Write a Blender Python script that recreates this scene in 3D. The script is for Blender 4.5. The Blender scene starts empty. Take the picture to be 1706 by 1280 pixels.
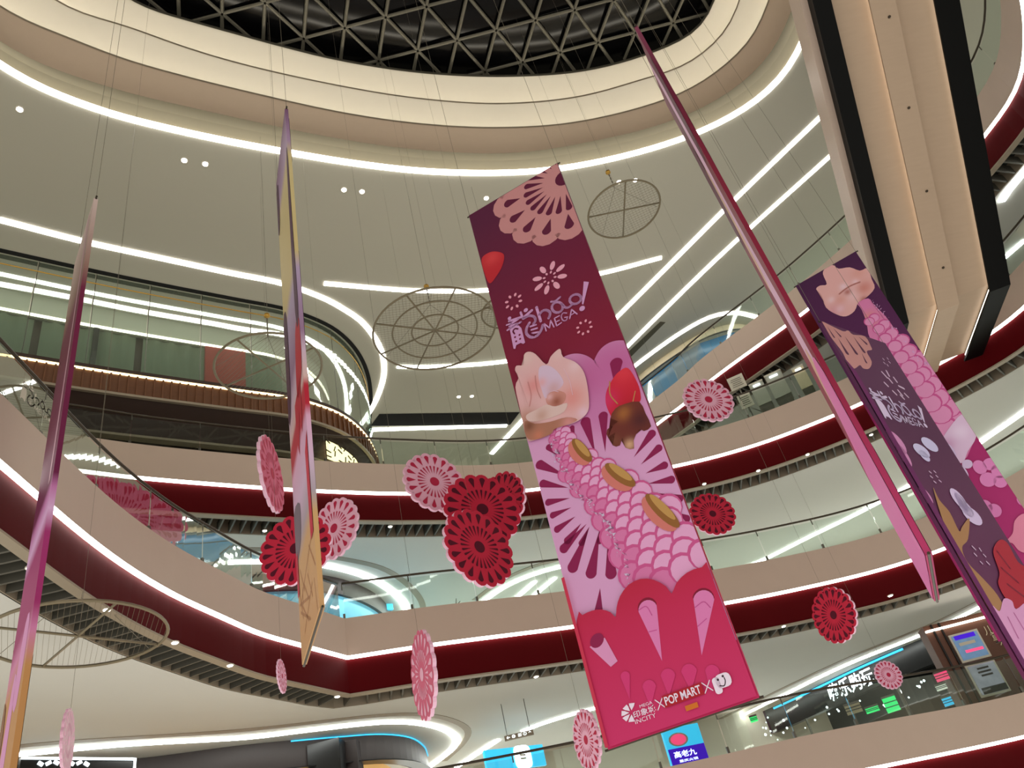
import bpy, bmesh, math, random
from mathutils import Vector, Matrix

# ------------------------------------------------------------------ camera, world, lights, exposure
W, H, F = 1706.0, 1280.0, 1350.0            # frame and focal length in pixels
ZEN = (380.0, -1180.0)                       # where upright lines meet in the photograph
SC = bpy.context.scene
COL = SC.collection

def _frame():
    up = Vector((ZEN[0] - W / 2, -(ZEN[1] - H / 2), -F)).normalized()
    fwd = Vector((0, 0, -1))
    y = (fwd - up * fwd.dot(up)).normalized()
    x = y.cross(up)
    return Matrix((x, y, up))
ROT = _frame()
cam_data = bpy.data.cameras.new('camera')
cam_data.sensor_width = 36.0
cam_data.lens = 36.0 * F / W
cam_data.clip_end = 300
cam = bpy.data.objects.new('camera', cam_data)
cam.matrix_basis = ROT.to_4x4()
COL.objects.link(cam)
SC.camera = cam

world = bpy.data.worlds.new('world')
SC.world = world
world.use_nodes = True
wb = world.node_tree.nodes['Background']
wb.inputs[0].default_value = (1.0, 0.95, 0.84, 1)
wb.inputs[1].default_value = 1.0
SC.view_settings.view_transform = 'Standard'
SC.view_settings.look = 'None'
SC.view_settings.gamma = 1.0
SC.view_settings.use_curve_mapping = False
SC.view_settings.exposure = 0.0

def ray(p):
    return ROT @ Vector((p[0] - W / 2, -(p[1] - H / 2), -F))
def at(px, py, z):                           # the point of the horizontal plane z seen at a pixel
    r = ray((px, py))
    return r * (z / r.z)
def at_d(px, py, d):                         # the point at horizontal distance d
    r = ray((px, py))
    return r * (d / math.hypot(r.x, r.y))
def pix(P):
    q = ROT.transposed() @ Vector(P)
    return (q.x / -q.z * F + W / 2, H / 2 - q.y / -q.z * F)
def pl(pts, z):
    return [tuple(at(x, y, z)[:2]) for x, y in pts]

# ------------------------------------------------------------------ materials
def lin(c):
    return tuple(((v / 255.0) / 12.92 if v <= 10.31 else ((v / 255.0 + 0.055) / 1.055) ** 2.4) for v in c)
INK = 1.0                                   # share of light a print reflects against its look in the photograph
def tone(c): return tuple(min(255, 255 * ((v / 255.0) ** 2.2 * k) ** (1 / 2.2)) for v, k in zip(c, (INK, INK * 0.95, INK * 1.2)))
MATS = {}
def M(name, c, rough=0.6, metal=0.0, spec=0.4, emit=0.0, ec=None, var=0.06, scale=4.0, coat=0.0, bump=0.0, stretch=None):
    m = bpy.data.materials.new(name)
    m.use_nodes = True
    nt = m.node_tree
    b = nt.nodes['Principled BSDF']
    l = lin(c)
    b.inputs['Roughness'].default_value = rough
    b.inputs['Metallic'].default_value = metal
    b.inputs['Specular IOR Level'].default_value = spec
    b.inputs['Coat Weight'].default_value = coat
    b.inputs['Base Color'].default_value = (*l, 1)
    if var > 0 or bump > 0:
        tc = nt.nodes.new('ShaderNodeTexCoord')
        mp = nt.nodes.new('ShaderNodeMapping')
        if stretch: mp.inputs['Scale'].default_value = stretch
        nz = nt.nodes.new('ShaderNodeTexNoise')
        nz.inputs['Scale'].default_value = scale
        nz.inputs['Detail'].default_value = 4
        nt.links.new(tc.outputs['Object'], mp.inputs[0]); nt.links.new(mp.outputs[0], nz.inputs['Vector'])
        if var > 0:
            mx = nt.nodes.new('ShaderNodeMix'); mx.data_type = 'RGBA'
            mx.inputs[6].default_value = (*[v * (1 - var) for v in l], 1)
            mx.inputs[7].default_value = (*[min(1, v * (1 + var)) for v in l], 1)
            nt.links.new(nz.outputs['Fac'], mx.inputs[0]); nt.links.new(mx.outputs[2], b.inputs['Base Color'])
        if bump > 0:
            bp = nt.nodes.new('ShaderNodeBump'); bp.inputs['Strength'].default_value = bump
            bp.inputs['Distance'].default_value = 0.02
            nt.links.new(nz.outputs['Fac'], bp.inputs['Height']); nt.links.new(bp.outputs[0], b.inputs['Normal'])
    if emit > 0:
        b.inputs['Emission Color'].default_value = (*lin(ec or c), 1)
        b.inputs['Emission Strength'].default_value = emit
    MATS[name] = m
    return m
def glass_mat(name, tint, fac=0.08, rough=0.02):
    m = bpy.data.materials.new(name); m.use_nodes = True
    nt = m.node_tree; nt.nodes.clear()
    o = nt.nodes.new('ShaderNodeOutputMaterial'); t = nt.nodes.new('ShaderNodeBsdfTransparent')
    g = nt.nodes.new('ShaderNodeBsdfGlossy'); mx = nt.nodes.new('ShaderNodeMixShader')
    lw = nt.nodes.new('ShaderNodeFresnel'); lw.inputs['IOR'].default_value = 1.45
    ma = nt.nodes.new('ShaderNodeMath'); ma.operation = 'MULTIPLY_ADD'; ma.inputs[1].default_value = 0.6; ma.inputs[2].default_value = fac * 0.3
    t.inputs[0].default_value = (*tint, 1); g.inputs['Roughness'].default_value = rough
    g.inputs[0].default_value = (0.9, 0.95, 0.93, 1)
    nt.links.new(lw.outputs[0], ma.inputs[0]); nt.links.new(ma.outputs[0], mx.inputs[0])
    nt.links.new(t.outputs[0], mx.inputs[1]); nt.links.new(g.outputs[0], mx.inputs[2]); nt.links.new(mx.outputs[0], o.inputs[0])
    MATS[name] = m
    return m
def ramp_mat(name, stops, axis='Z', lo=0.0, hi=1.0, rough=0.55, spec=0.25):
    """print whose colour runs along one object axis"""
    m = bpy.data.materials.new(name); m.use_nodes = True
    nt = m.node_tree; b = nt.nodes['Principled BSDF']
    b.inputs['Roughness'].default_value = rough; b.inputs['Specular IOR Level'].default_value = spec
    tc = nt.nodes.new('ShaderNodeTexCoord'); sx = nt.nodes.new('ShaderNodeSeparateXYZ')
    mr = nt.nodes.new('ShaderNodeMapRange'); mr.inputs[1].default_value = lo; mr.inputs[2].default_value = hi
    cr = nt.nodes.new('ShaderNodeValToRGB')
    nt.links.new(tc.outputs['Object'], sx.inputs[0]); nt.links.new(sx.outputs['XYZ'.index(axis)], mr.inputs[0])
    nt.links.new(mr.outputs[0], cr.inputs[0]); nt.links.new(cr.outputs[0], b.inputs['Base Color'])
    el = cr.color_ramp.elements
    while len(el) > 1: el.remove(el[-1])
    for i, (p, c) in enumerate(stops):
        e = el[0] if i == 0 else el.new(p)
        e.position = p; e.color = (*lin(tone(c)), 1)
    MATS[name] = m
    return m
def vcol_mat(name, rough=0.55):
    m = bpy.data.materials.new(name); m.use_nodes = True
    nt = m.node_tree; b = nt.nodes['Principled BSDF']
    b.inputs['Roughness'].default_value = rough; b.inputs['Specular IOR Level'].default_value = 0.25
    a = nt.nodes.new('ShaderNodeAttribute'); a.attribute_name = 'ink'
    nt.links.new(a.outputs['Color'], b.inputs['Base Color'])
    MATS[name] = m
    return m

M('ceiling_paint', (192, 189, 174), 0.7, spec=0.2, var=0.02, scale=0.6)
M('ceiling_low', (208, 208, 202), 0.7, spec=0.2, var=0.02, scale=0.6)
M('fascia', (192, 172, 158), 0.45, spec=0.4, var=0.03, scale=2.0)
M('fascia_trim', (150, 138, 120), 0.5, var=0.03)
M('red_panel', (78, 7, 12), 0.45, spec=0.05, var=0.08, scale=0.8)
M('groove', (140, 132, 108), 0.7, var=0.03)
M('tan_ring', (190, 170, 150), 0.6, var=0.03)
M('membrane', (205, 200, 188), 0.6, emit=0.02, ec=(255, 246, 214), var=0.02)
M('led', (255, 255, 255), 0.5, emit=7.0, ec=(255, 250, 244), var=0)
M('led_gal', (255, 255, 255), 0.5, emit=15.0, ec=(250, 255, 250), var=0)
M('led_warm', (255, 240, 200), 0.5, emit=4.5, ec=(255, 222, 160), var=0)
M('led_soft', (255, 240, 210), 0.5, emit=3.5, ec=(255, 244, 226), var=0)
M('plenum', (24, 26, 25), 0.8, var=0.2, scale=3)
M('vent_grey', (92, 88, 70), 0.8, var=0.1)
M('slat', (84, 82, 74), 0.6, var=0.08)
M('slat_edge', (150, 146, 132), 0.6, var=0.06)
M('black', (8, 9, 9), 0.4, spec=0.1, var=0)
M('black_matte', (12, 12, 12), 0.8, var=0)
M('fill_glow', (255, 250, 240), 0.5, emit=1.5, ec=(245, 255, 250), var=0)  # glow for the bands added at the gallery back walls
M('stone_floor', (205, 198, 186), 0.3, var=0.05, scale=1.0)
M('wall', (205, 196, 180), 0.7, var=0.03)
M('steel', (110, 108, 100), 0.35, metal=0.9, var=0.04)
M('rail_bronze', (70, 62, 52), 0.35, metal=0.7, var=0.05)
M('sky_glass', (7, 7, 8), 0.12, spec=0.2, var=0.5, scale=0.4)
M('sky_steel', (96, 93, 82), 0.5, metal=0.2, var=0.05)
M('wood', (104, 64, 36), 0.45, var=0.25, scale=3, stretch=(1, 1, 8))
M('wood_dark', (52, 34, 26), 0.5, var=0.2, scale=3)
M('curtain', (118, 128, 112), 0.85, spec=0.1, var=0.1, scale=2, stretch=(6, 6, 0.3))
M('red_column', (168, 40, 32), 0.6, var=0.05)
M('blind', (196, 184, 160), 0.8, var=0.06)
M('esc_panel', (178, 156, 134), 0.5, var=0.05, scale=1.5, stretch=(1, 8, 8))
M('led_cove', (255, 246, 220), 0.5, emit=13.0, ec=(255, 246, 226), var=0)
M('wire', (130, 124, 110), 0.5, metal=0.6, var=0)
M('mesh_steel', (128, 118, 96), 0.45, metal=0.5, var=0.1)
M('brass', (190, 150, 70), 0.35, metal=0.8, var=0.05)
M('gold_lit', (255, 238, 190), 0.5, emit=2.0, ec=(255, 236, 180), var=0)
glass_mat('glass', (0.90, 0.95, 0.92), 0.10)
glass_mat('glass_screen', (0.86, 0.93, 0.89), 0.12)

# ------------------------------------------------------------------ mesh helpers
def mesh(name, verts, faces, mat=None, smooth=False):
    me = bpy.data.meshes.new(name)
    me.from_pydata([tuple(v) for v in verts], [], faces)
    if mat:
        for m_ in (mat if isinstance(mat, (list, tuple)) else [mat]):
            me.materials.append(MATS[m_] if isinstance(m_, str) else m_)
    if smooth:
        me.polygons.foreach_set('use_smooth', [True] * len(me.polygons))
    me.update()
    return me
def link(name, me, parent=None, mw=None):
    o = bpy.data.objects.new(name, me)
    COL.objects.link(o)
    if parent is not None: o.parent = parent
    if mw is not None: o.matrix_basis = mw
    return o
def obj(name, verts, faces, mat=None, parent=None, smooth=False):
    """geometry is given in world space; parented pieces are stored in the parent's frame"""
    if parent is not None:
        inv = WM(parent).inverted()
        verts = [inv @ Vector(v) for v in verts]
    return link(name, mesh(name, verts, faces, mat, smooth), parent)
def WM(o):
    m = o.matrix_basis.copy()
    p = o.parent
    while p is not None:
        m = p.matrix_basis @ m; p = p.parent
    return m
def empty(name, loc, rz=0.0):
    o = bpy.data.objects.new(name, None)
    o.empty_display_size = 0.2
    COL.objects.link(o)
    o.matrix_basis = Matrix.Translation(Vector(loc)) @ Matrix.Rotation(rz, 4, 'Z')
    return o
def tag(o, label=None, cat=None, group=None, kind=None):
    if label: o['label'] = label
    if cat: o['category'] = cat
    if group: o['group'] = group
    if kind: o['kind'] = kind
    return o
class MB:
    def __init__(s): s.v = []; s.f = []
    def add(s, v, f):
        n = len(s.v); s.v += [Vector(x) for x in v]; s.f += [tuple(i + n for i in q) for q in f]; return s
    def box(s, c, sx, sy, sz, rot=None):
        c = Vector(c); v = []
        for x in (-.5, .5):
            for y in (-.5, .5):
                for z in (-.5, .5):
                    d = Vector((x * sx, y * sy, z * sz))
                    if rot is not None: d = rot @ d
                    v.append(c + d)
        return s.add(v, [(0, 1, 3, 2), (4, 6, 7, 5), (0, 4, 5, 1), (2, 3, 7, 6), (0, 2, 6, 4), (1, 5, 7, 3)])
    def tube(s, path, r, n=6, closed=False):
        path = [Vector(p) for p in path]; k = len(path); rings = []
        ref = None
        for i, p in enumerate(path):
            a = path[(i - 1) % k] if (closed or i > 0) else p
            b = path[(i + 1) % k] if (closed or i < k - 1) else p
            t = (b - a).normalized()
            if ref is None or abs(t.dot(ref)) > 0.99:
                ref = Vector((0, 0, 1)) if abs(t.z) < 0.9 else Vector((1, 0, 0))
            x = t.cross(ref).normalized(); y = x.cross(t).normalized(); ref = y
            rr = r[i] if isinstance(r, (list, tuple)) else r
            rings.append([p + (x * math.cos(q) + y * math.sin(q)) * rr for q in [2 * math.pi * j / n for j in range(n)]])
        v = [q for rg in rings for q in rg]; f = []
        for i in range(k if closed else k - 1):
            for j in range(n):
                a = i * n + j; b = i * n + (j + 1) % n; c = ((i + 1) % k) * n + (j + 1) % n; d = ((i + 1) % k) * n + j
                f.append((a, b, c, d))
        if not closed:
            f.append(tuple(range(n))[::-1]); f.append(tuple((k - 1) * n + j for j in range(n)))
        return s.add(v, f)
    def lathe(s, prof, c, n=16, ax=None):
        c = Vector(c); v = []; f = []; rot = ax
        for r, z in prof:
            for j in range(n):
                q = 2 * math.pi * j / n; d = Vector((r * math.cos(q), r * math.sin(q), z))
                if rot is not None: d = rot @ d
                v.append(c + d)
        for i in range(len(prof) - 1):
            for j in range(n):
                f.append((i * n + j, i * n + (j + 1) % n, (i + 1) * n + (j + 1) % n, (i + 1) * n + j))
        f.append(tuple(range(n))[::-1]); f.append(tuple((len(prof) - 1) * n + j for j in range(n)))
        return s.add(v, f)
    def build(s, name, mat, parent=None, smooth=False):
        return obj(name, s.v, s.f, mat, parent, smooth)

def spline(pts, step=0.4, closed=False):
    P = [Vector((p[0], p[1])) for p in pts]
    if closed:
        ext = [P[-1]] + P + [P[0], P[1]]
    else:
        ext = [P[0] * 2 - P[1]] + P + [P[-1] * 2 - P[-2]]
    out = []
    for i in range(1, len(ext) - 2):
        a, b, c, d = ext[i - 1:i + 3]
        t0 = 0.0; t1 = t0 + max(1e-6, (b - a).length) ** .5; t2 = t1 + max(1e-6, (c - b).length) ** .5; t3 = t2 + max(1e-6, (d - c).length) ** .5
        n = max(2, int((c - b).length / 0.12))
        for k in range(n):
            t = t1 + (t2 - t1) * k / n
            A1 = a * ((t1 - t) / (t1 - t0)) + b * ((t - t0) / (t1 - t0))
            A2 = b * ((t2 - t) / (t2 - t1)) + c * ((t - t1) / (t2 - t1))
            A3 = c * ((t3 - t) / (t3 - t2)) + d * ((t - t2) / (t3 - t2))
            B1 = A1 * ((t2 - t) / (t2 - t0)) + A2 * ((t - t0) / (t2 - t0))
            B2 = A2 * ((t3 - t) / (t3 - t1)) + A3 * ((t - t1) / (t3 - t1))
            out.append(B1 * ((t2 - t) / (t2 - t1)) + B2 * ((t - t1) / (t2 - t1)))
    if not closed: out.append(P[-1])
    return resample(out, step, closed)
def resample(poly, step, closed=False):
    q = list(poly) + ([poly[0]] if closed else [])
    L = [0.0]
    for a, b in zip(q, q[1:]): L.append(L[-1] + (b - a).length)
    n = max(2, int(round(L[-1] / step)))
    res = []; j = 0
    for k in range(n + (0 if closed else 1)):
        s = L[-1] * k / n
        while j < len(L) - 2 and L[j + 1] < s: j += 1
        t = (s - L[j]) / max(1e-9, L[j + 1] - L[j])
        res.append(q[j].lerp(q[j + 1], t))
    return res
def normals(path, closed=False):
    n = len(path); out = []
    for i in range(n):
        a = path[(i - 1) % n] if (closed or i > 0) else path[i]
        b = path[(i + 1) % n] if (closed or i < n - 1) else path[i]
        t = (b - a).normalized()
        out.append(Vector((-t.y, t.x)))
    return out
def sweep(path, prof, closed=False, ring=False):
    """prof: list of (outward offset, z); ring closes the profile"""
    nn = normals(path, closed); v = []; f = []; m = len(prof); n = len(path)
    for p, q in zip(path, nn):
        for o, z in prof: v.append((p.x + q.x * o, p.y + q.y * o, z))
    for i in range(n if closed else n - 1):
        for j in range(m if ring else m - 1):
            a = i * m + j; b = i * m + (j + 1) % m; c = ((i + 1) % n) * m + (j + 1) % m; d = ((i + 1) % n) * m + j
            f.append((a, d, c, b))
    if ring and not closed:
        f.append(tuple(range(m))); f.append(tuple((n - 1) * m + j for j in range(m))[::-1])
    return v, f
def band(name, path, o0, o1, z0, z1, mat, parent=None, closed=False, smooth=False):
    v, f = sweep(path, [(o0, z0), (o1, z0), (o1, z1), (o0, z1)], closed, True)
    return obj(name, v, f, mat, parent, smooth)
def led_line(name, pts, z, width, parent, mat='led', drop=0.03, step=0.4, closed=False):
    p = spline(pts, step, closed) if len(pts) > 2 else [Vector(pts[0]), Vector(pts[1])]
    return band(name, p, -width / 2, width / 2, z - drop, z + 0.002, mat, parent, closed)

# ------------------------------------------------------------------ heights (camera eye = 0)
ZA, ZB, ZC, ZD, ZT = 2.4, 7.4, 12.4, 16.4, 20.5
UP, DN = 1.06, 0.88                          # fascia above and red band below the light line

# ------------------------------------------------------------------ top ceiling with the lit rings of the skylight opening
CEN = Vector((1.0, 6.0))
back = [(11.7, 10.5), (11.3, 5), (8.5, -2), (1, -5.5), (-7.5, -3), (-11.6, 3)]
def polar_ring(px, z, s, n=200):
    pts = [Vector(p) for p in pl(px, z)] + [CEN + (Vector(b) - CEN) * s for b in back]
    sp = spline(pts, 0.25, closed=True)
    a = sorted((math.atan2(p.y - CEN.y, p.x - CEN.x), (p - CEN).length) for p in sp)
    a = [(a[-1][0] - 2 * math.pi, a[-1][1])] + a + [(a[0][0] + 2 * math.pi, a[0][1])]
    out = []; j = 0
    for k in range(n):
        t = math.pi - 2 * math.pi * (k + 0.5) / n
        j = 0
        while a[j + 1][0] < t: j += 1
        u = (t - a[j][0]) / max(1e-9, a[j + 1][0] - a[j][0])
        r = a[j][1] + (a[j + 1][1] - a[j][1]) * u
        out.append(CEN + Vector((math.cos(t), math.sin(t))) * r)
    for _ in range(3):
        out = [(out[i - 1] + out[i] * 2 + out[(i + 1) % n]) / 4 for i in range(n)]
    return out
R_led = polar_ring([(0, 107), (168, 183), (269, 210), (369, 232), (465, 250), (570, 268), (704, 284), (839, 287), (926, 281), (1040, 259), (1151, 225), (1237, 183), (1294, 138), (1324, 97), (1339, 64)], ZT, 1.0)
R_gro = polar_ring([(0, 70), (168, 141), (336, 183), (570, 232), (704, 250), (855, 255), (973, 238), (1121, 201), (1220, 151), (1287, 87), (1314, 30)], ZT + 0.1, 0.96)
Z1, Z2, Z3 = ZT + 1.1, ZT + 2.3, ZT + 3.5
R_tan = polar_ring([(0, 13), (100, 57), (201, 97), (302, 126), (403, 151), (570, 188), (704, 207), (839, 213), (973, 202), (1136, 156), (1203, 114), (1260, 57), (1274, 20)], Z1, 0.95)
R_two = polar_ring([(100, 7), (201, 40), (302, 77), (403, 107), (570, 144), (704, 165), (839, 173), (973, 160), (1074, 131), (1140, 111), (1170, 91), (1220, 40), (1232, 0)], Z2, 0.93)
R_one = polar_ring([(218, 0), (302, 30), (386, 54), (470, 77), (570, 101), (704, 121), (839, 127), (973, 118), (1074, 92), (1140, 65), (1156, 57), (1186, 20), (1191, 0)], Z3, 0.90)
def loft(name, rows, mat, parent, smooth=True):
    n = len(rows[0]); v = [p for r in rows for p in r]; f = []
    for i in range(len(rows) - 1):
        for j in range(n):
            f.append((i * n + j, i * n + (j + 1) % n, (i + 1) * n + (j + 1) % n, (i + 1) * n + j))
    return obj(name, v, f, mat, parent, smooth)
def row(R, z, off=0.0):
    out = []
    for p in R:
        d = (p - CEN).normalized(); q = p + d * off
        out.append((q.x, q.y, z))
    return out
def mix_rows(R0, z0, R1, z1, bulge, k=7):
    rows = []
    for i in range(k + 1):
        t = i / k; b = bulge * math.sin(math.pi * t)
        rows.append([(*(a.lerp(c, t) + (a - CEN).normalized() * b), z0 + (z1 - z0) * t) for a, c in zip(R0, R1)])
    return rows
big = [CEN + Vector((math.cos(t), math.sin(t))) * 46 for t in [math.pi - 2 * math.pi * (k + 0.5) / 200 for k in range(200)]]
ceiling = loft('ceiling', [row(R_led, ZT), row(big, ZT), row(big, ZT + 0.3), row(R_led, ZT + 0.3)], 'ceiling_paint', None, False)
tag(ceiling, 'pale flat top ceiling around the oval skylight opening', kind='structure')
loft('led_strip', [row(R_led, ZT - 0.01, 0.10), row(R_led, ZT - 0.05, 0.10), row(R_led, ZT - 0.05, -0.06), row(R_led, ZT + 0.04, -0.06)], 'led', ceiling, False)
mid = [a.lerp(b, 0.5) for a, b in zip(R_led, R_gro)]
loft('groove_band', [row(R_led, ZT + 0.04, -0.06), row(mid, ZT + 0.22), row(mid, ZT + 0.16), row(R_gro, ZT + 0.10)], 'groove', ceiling)
loft('opening_fascia', mix_rows(R_gro, ZT + 0.10, R_tan, Z1, 0.12), 'tan_ring', ceiling)
lit_low = loft('lit_ring', mix_rows([p + (p - CEN).normalized() * 0.34 for p in R_tan], Z1 + 0.02, R_two, Z2, 0.34, 9), 'membrane', ceiling)
lit_top = loft('lit_ring', mix_rows([p + (p - CEN).normalized() * 0.34 for p in R_two], Z2 + 0.02, R_one, Z3, 0.34, 9), 'membrane', ceiling)
for R_, z_ in ((R_tan, Z1), (R_two, Z2)):
    loft('ring_lip', [row(R_, z_ - 0.03, 0.0), row(R_, z_ + 0.03, -0.01), row(R_, z_ + 0.03, 0.4)], 'fascia_trim', ceiling)
    loft('cove_led', [row(R_, z_ + 0.05, 0.06), row(R_, z_ + 0.09, 0.06), row(R_, z_ + 0.09, 0.12), row(R_, z_ + 0.05, 0.12), row(R_, z_ + 0.05, 0.06)], 'led_cove', ceiling, False)
loft('ring_lip', [row(R_one, Z3 - 0.05, 0.0), row(R_one, Z3 + 0.05, -0.02), row(R_one, Z3 + 0.05, 0.6)], 'sky_steel', ceiling)

# skylight: triangular steel grid with dark panes
ZS = ZT + 4.1
sky = empty('skylight', (1.0, 8.0, ZS))
tag(sky, 'dark glass skylight in a triangular steel grid at the top of the hall', kind='structure')
A_ = Vector((1.32, 0.0)); B_ = Vector((0.70, 1.36)); O_ = Vector((1.08, 14.87))
def inside(p, marg):
    d = p - CEN; t = math.atan2(d.y, d.x)
    k = int((math.pi - t) / (2 * math.pi) * 200 - 0.5) % 200
    return d.length < (R_one[k] - CEN).length + marg
def node(i, j): return O_ + A_ * i + B_ * j
tri_me = []
for fl in (0, 1):
    c = (A_ + B_) / 3 if fl == 0 else (A_ + B_) * 2 / 3
    pts = [Vector((0, 0)), A_, B_] if fl == 0 else [A_, A_ + B_, B_]
    q = [(p - c) * 0.95 for p in pts]
    v = [(p.x, p.y, 0.0) for p in q] + [(p.x, p.y, 0.03) for p in q]
    tri_me.append(mesh('pane', v, [(0, 2, 1), (3, 4, 5), (0, 1, 4, 3), (1, 2, 5, 4), (2, 0, 3, 5)], 'sky_glass'))
rnd = random.Random(3)
far_panes = MB(); n_p = 0
for j in range(-18, 4):
    for i in range(-16, 24):
        for fl in (0, 1):
            c = node(i, j) + ((A_ + B_) / 3 if fl == 0 else (A_ + B_) * 2 / 3)
            if not inside(c, 0.9): continue
            if c.y > 8.6:
                m = Matrix.Translation(Vector((c.x - 1.0, c.y - 8.0, 0.12 + rnd.uniform(-.01, .01)))) @ Matrix.Rotation(rnd.uniform(-.03, .03), 4, 'X') @ Matrix.Rotation(rnd.uniform(-.03, .03), 4, 'Y')
                link('pane', tri_me[fl], sky, m); n_p += 1
            else:
                me = tri_me[fl]
                far_panes.add([Vector(v.co) + Vector((c.x, c.y, ZS + 0.12)) for v in me.vertices], [tuple(p.vertices) for p in me.polygons])
fp = far_panes.build('pane_field', 'sky_glass', sky); fp['kind'] = 'stuff'
def clip_line(p, d):
    ts = [t * 0.1 for t in range(-300, 300) if inside(p + d * (t * 0.1), 0.5)]
    return (p + d * ts[0], p + d * ts[-1]) if len(ts) > 4 else None
for base, dirv, rng in ((B_, A_, range(-18, 4)), (A_, B_, range(-16, 24)), (A_, B_ - A_, range(-18, 26))):
    for k in rng:
        s = clip_line(O_ + base * k, dirv.normalized())
        if s:
            MB().tube([(s[0].x, s[0].y, ZS), (s[1].x, s[1].y, ZS)], 0.055, 6).build('grid_bar', 'sky_steel', sky)
MB().box((1, 6, ZS + 0.6), 30, 34, 0.1).build('roof_deck', 'black_matte', sky)

# ------------------------------------------------------------------ balcony rings
PATH = {}
bl = spline([(-5.2, -6), (-6.3, -2), (-6.9, 3), (-7.4, 9.0), (-7.6, 12.3), (-7.5, 14.2), (-7.2, 15.9), (-6.9, 17.3), (-6.4, 18.6), (-5.8, 20.1)], 0.4)
br = spline([(-5.8, 20.1), (-3.7, 20.75), (0.1, 22.2), (4.4, 23.5), (6.7, 23.95), (9.3, 24.1), (11.2, 23.6), (13.1, 22.1), (14.6, 19.6), (15.6, 15), (15.6, 8), (14.5, 0), (13, -5)], 0.4)
PATH['B'] = bl + br[1:]
PATH['C'] = spline([(-21, 8), (-14.2, 13.6), (-11.1, 16.2), (-10.1, 17.1), (-7.5, 19.1), (-6.3, 19.95), (-4.0, 21.4), (-0.6, 23.1), (4.8, 24.15), (7.4, 24.1), (9.8, 23.5), (10.84, 23.1), (13, 21.9), (14.46, 20.7), (15.3, 19), (16.1, 15), (16.0, 8), (14.7, 0)], 0.4)
PATH['A'] = spline([(-12, 12), (-8, 19), (-3, 21.2), (2.4, 22.45), (5.5, 23.0), (11.4, 25.0), (15, 24), (17.2, 20), (17.7, 12), (17, 2)], 0.4)
PATH['D'] = spline([(-1.5, 35), (5.0, 28.2), (6.5, 26.8), (7.2, 25.95), (9.8, 23.7), (10.7, 22.9), (13.3, 19.9), (14.9, 16.9), (15.3, 15.4), (14.9, 13.7), (13.8, 11.6), (12.2, 9.6)], 0.4)
DEPTH = {'A': 11, 'B': 9.5, 'C': 13, 'D': 8}
NAME = {'A': 'lowest', 'B': 'second', 'C': 'third', 'D': 'top'}
def seg_near(path, f):                       # the stretch of a path that keeps f true
    return [p for p in path if f(p)]
slat_me = mesh('slat', [(x, y, z) for x in (-.5, .5) for y in (-.5, .5) for z in (0, 1)], [(0, 1, 3, 2), (4, 6, 7, 5), (0, 4, 5, 1), (2, 3, 7, 6), (0, 2, 6, 4), (1, 5, 7, 3)], 'slat')
FASCIA = {}
for key, z0 in (('A', ZA), ('B', ZB), ('C', ZC), ('D', ZD)):
    P = PATH[key]; dp = DEPTH[key]; nm = NAME[key]
    fa = band('balcony_fascia', P, 0.0, 0.30, z0 + 0.06, z0 + UP, 'fascia')
    tag(fa, 'beige curved fascia of the %s balcony ring' % nm, kind='structure'); FASCIA[key] = fa
    band('led_strip', P, 0.0, 0.07, z0 - 0.015, z0 + 0.06, 'led', fa)
    band('red_band', P, 0.08, 0.22, z0 - DN, z0 - 0.01, 'red_panel', fa)
    band('edge_trim', P, 0.05, 0.24, z0 - DN - 0.04, z0 - DN, 'fascia_trim', fa)
    sl = band('floor', P, 0.30, dp, z0 + 0.15, z0 + 0.35, 'stone_floor')
    tag(sl, 'stone floor of the %s gallery' % nm, kind='structure')
    if key != 'A':
        ce = band('ceiling', P, 1.05, dp, z0 - DN - 0.02, z0 - DN + 0.1, 'ceiling_low')
        tag(ce, 'pale ceiling under the %s gallery' % nm, kind='structure')
        bf = band('plenum_recess', P, 0.22, 1.07, z0 - DN + 0.42, z0 - DN + 0.5, 'plenum', fa)
        band('recess_edge', P, 1.03, 1.07, z0 - DN - 0.02, z0 - DN + 0.45, 'fascia_trim', fa)
        Q = resample(P, 0.30); nn = normals(Q); cnt = 0
        for p, n_ in zip(Q, nn):
            if p.y < 6.5 or (key == 'C' and p.x < -12.5): continue
            c = p + n_ * 0.63
            m = Matrix.Translation((c.x, c.y, z0 - DN - 0.01)) @ Matrix.Rotation(math.atan2(n_.y, n_.x), 4, 'Z') @ Matrix.Diagonal((0.80, 0.045, 0.30, 1))
            link('slat', slat_me, fa, m); cnt += 1
# back walls of the galleries
for key, za, zb in (('A', ZA + .35, ZB - DN), ('B', ZB + .35, ZC - DN), ('D', ZD + .35, ZT)):
    w = band('wall_back', PATH[key], DEPTH[key] - 0.2, DEPTH[key], za - 0.5, zb + 0.5, 'wall')
    tag(w, 'pale back wall of the %s gallery' % NAME[key], kind='structure')
    band('fill_band', seg_near(PATH[key], lambda p: p.y > 9), DEPTH[key] - 0.35, DEPTH[key] - 0.2, za + 0.1, za + 2.3, 'fill_glow', w)  # added glowing band, not a window, to brighten the gallery ceilings
w = band('wall_back', PATH['C'], DEPTH['C'] - 0.2, DEPTH['C'], ZC, ZT + 0.2, 'wall')
tag(w, 'pale back wall of the third gallery', kind='structure')
band('fill_band', seg_near(PATH['C'], lambda p: p.x > -6 and p.y > 15), DEPTH['C'] - 0.35, DEPTH['C'] - 0.2, ZC + .5, ZC + 3.0, 'fill_glow', w)  # another added glowing band, brightens the far part of the top ceiling
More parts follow.
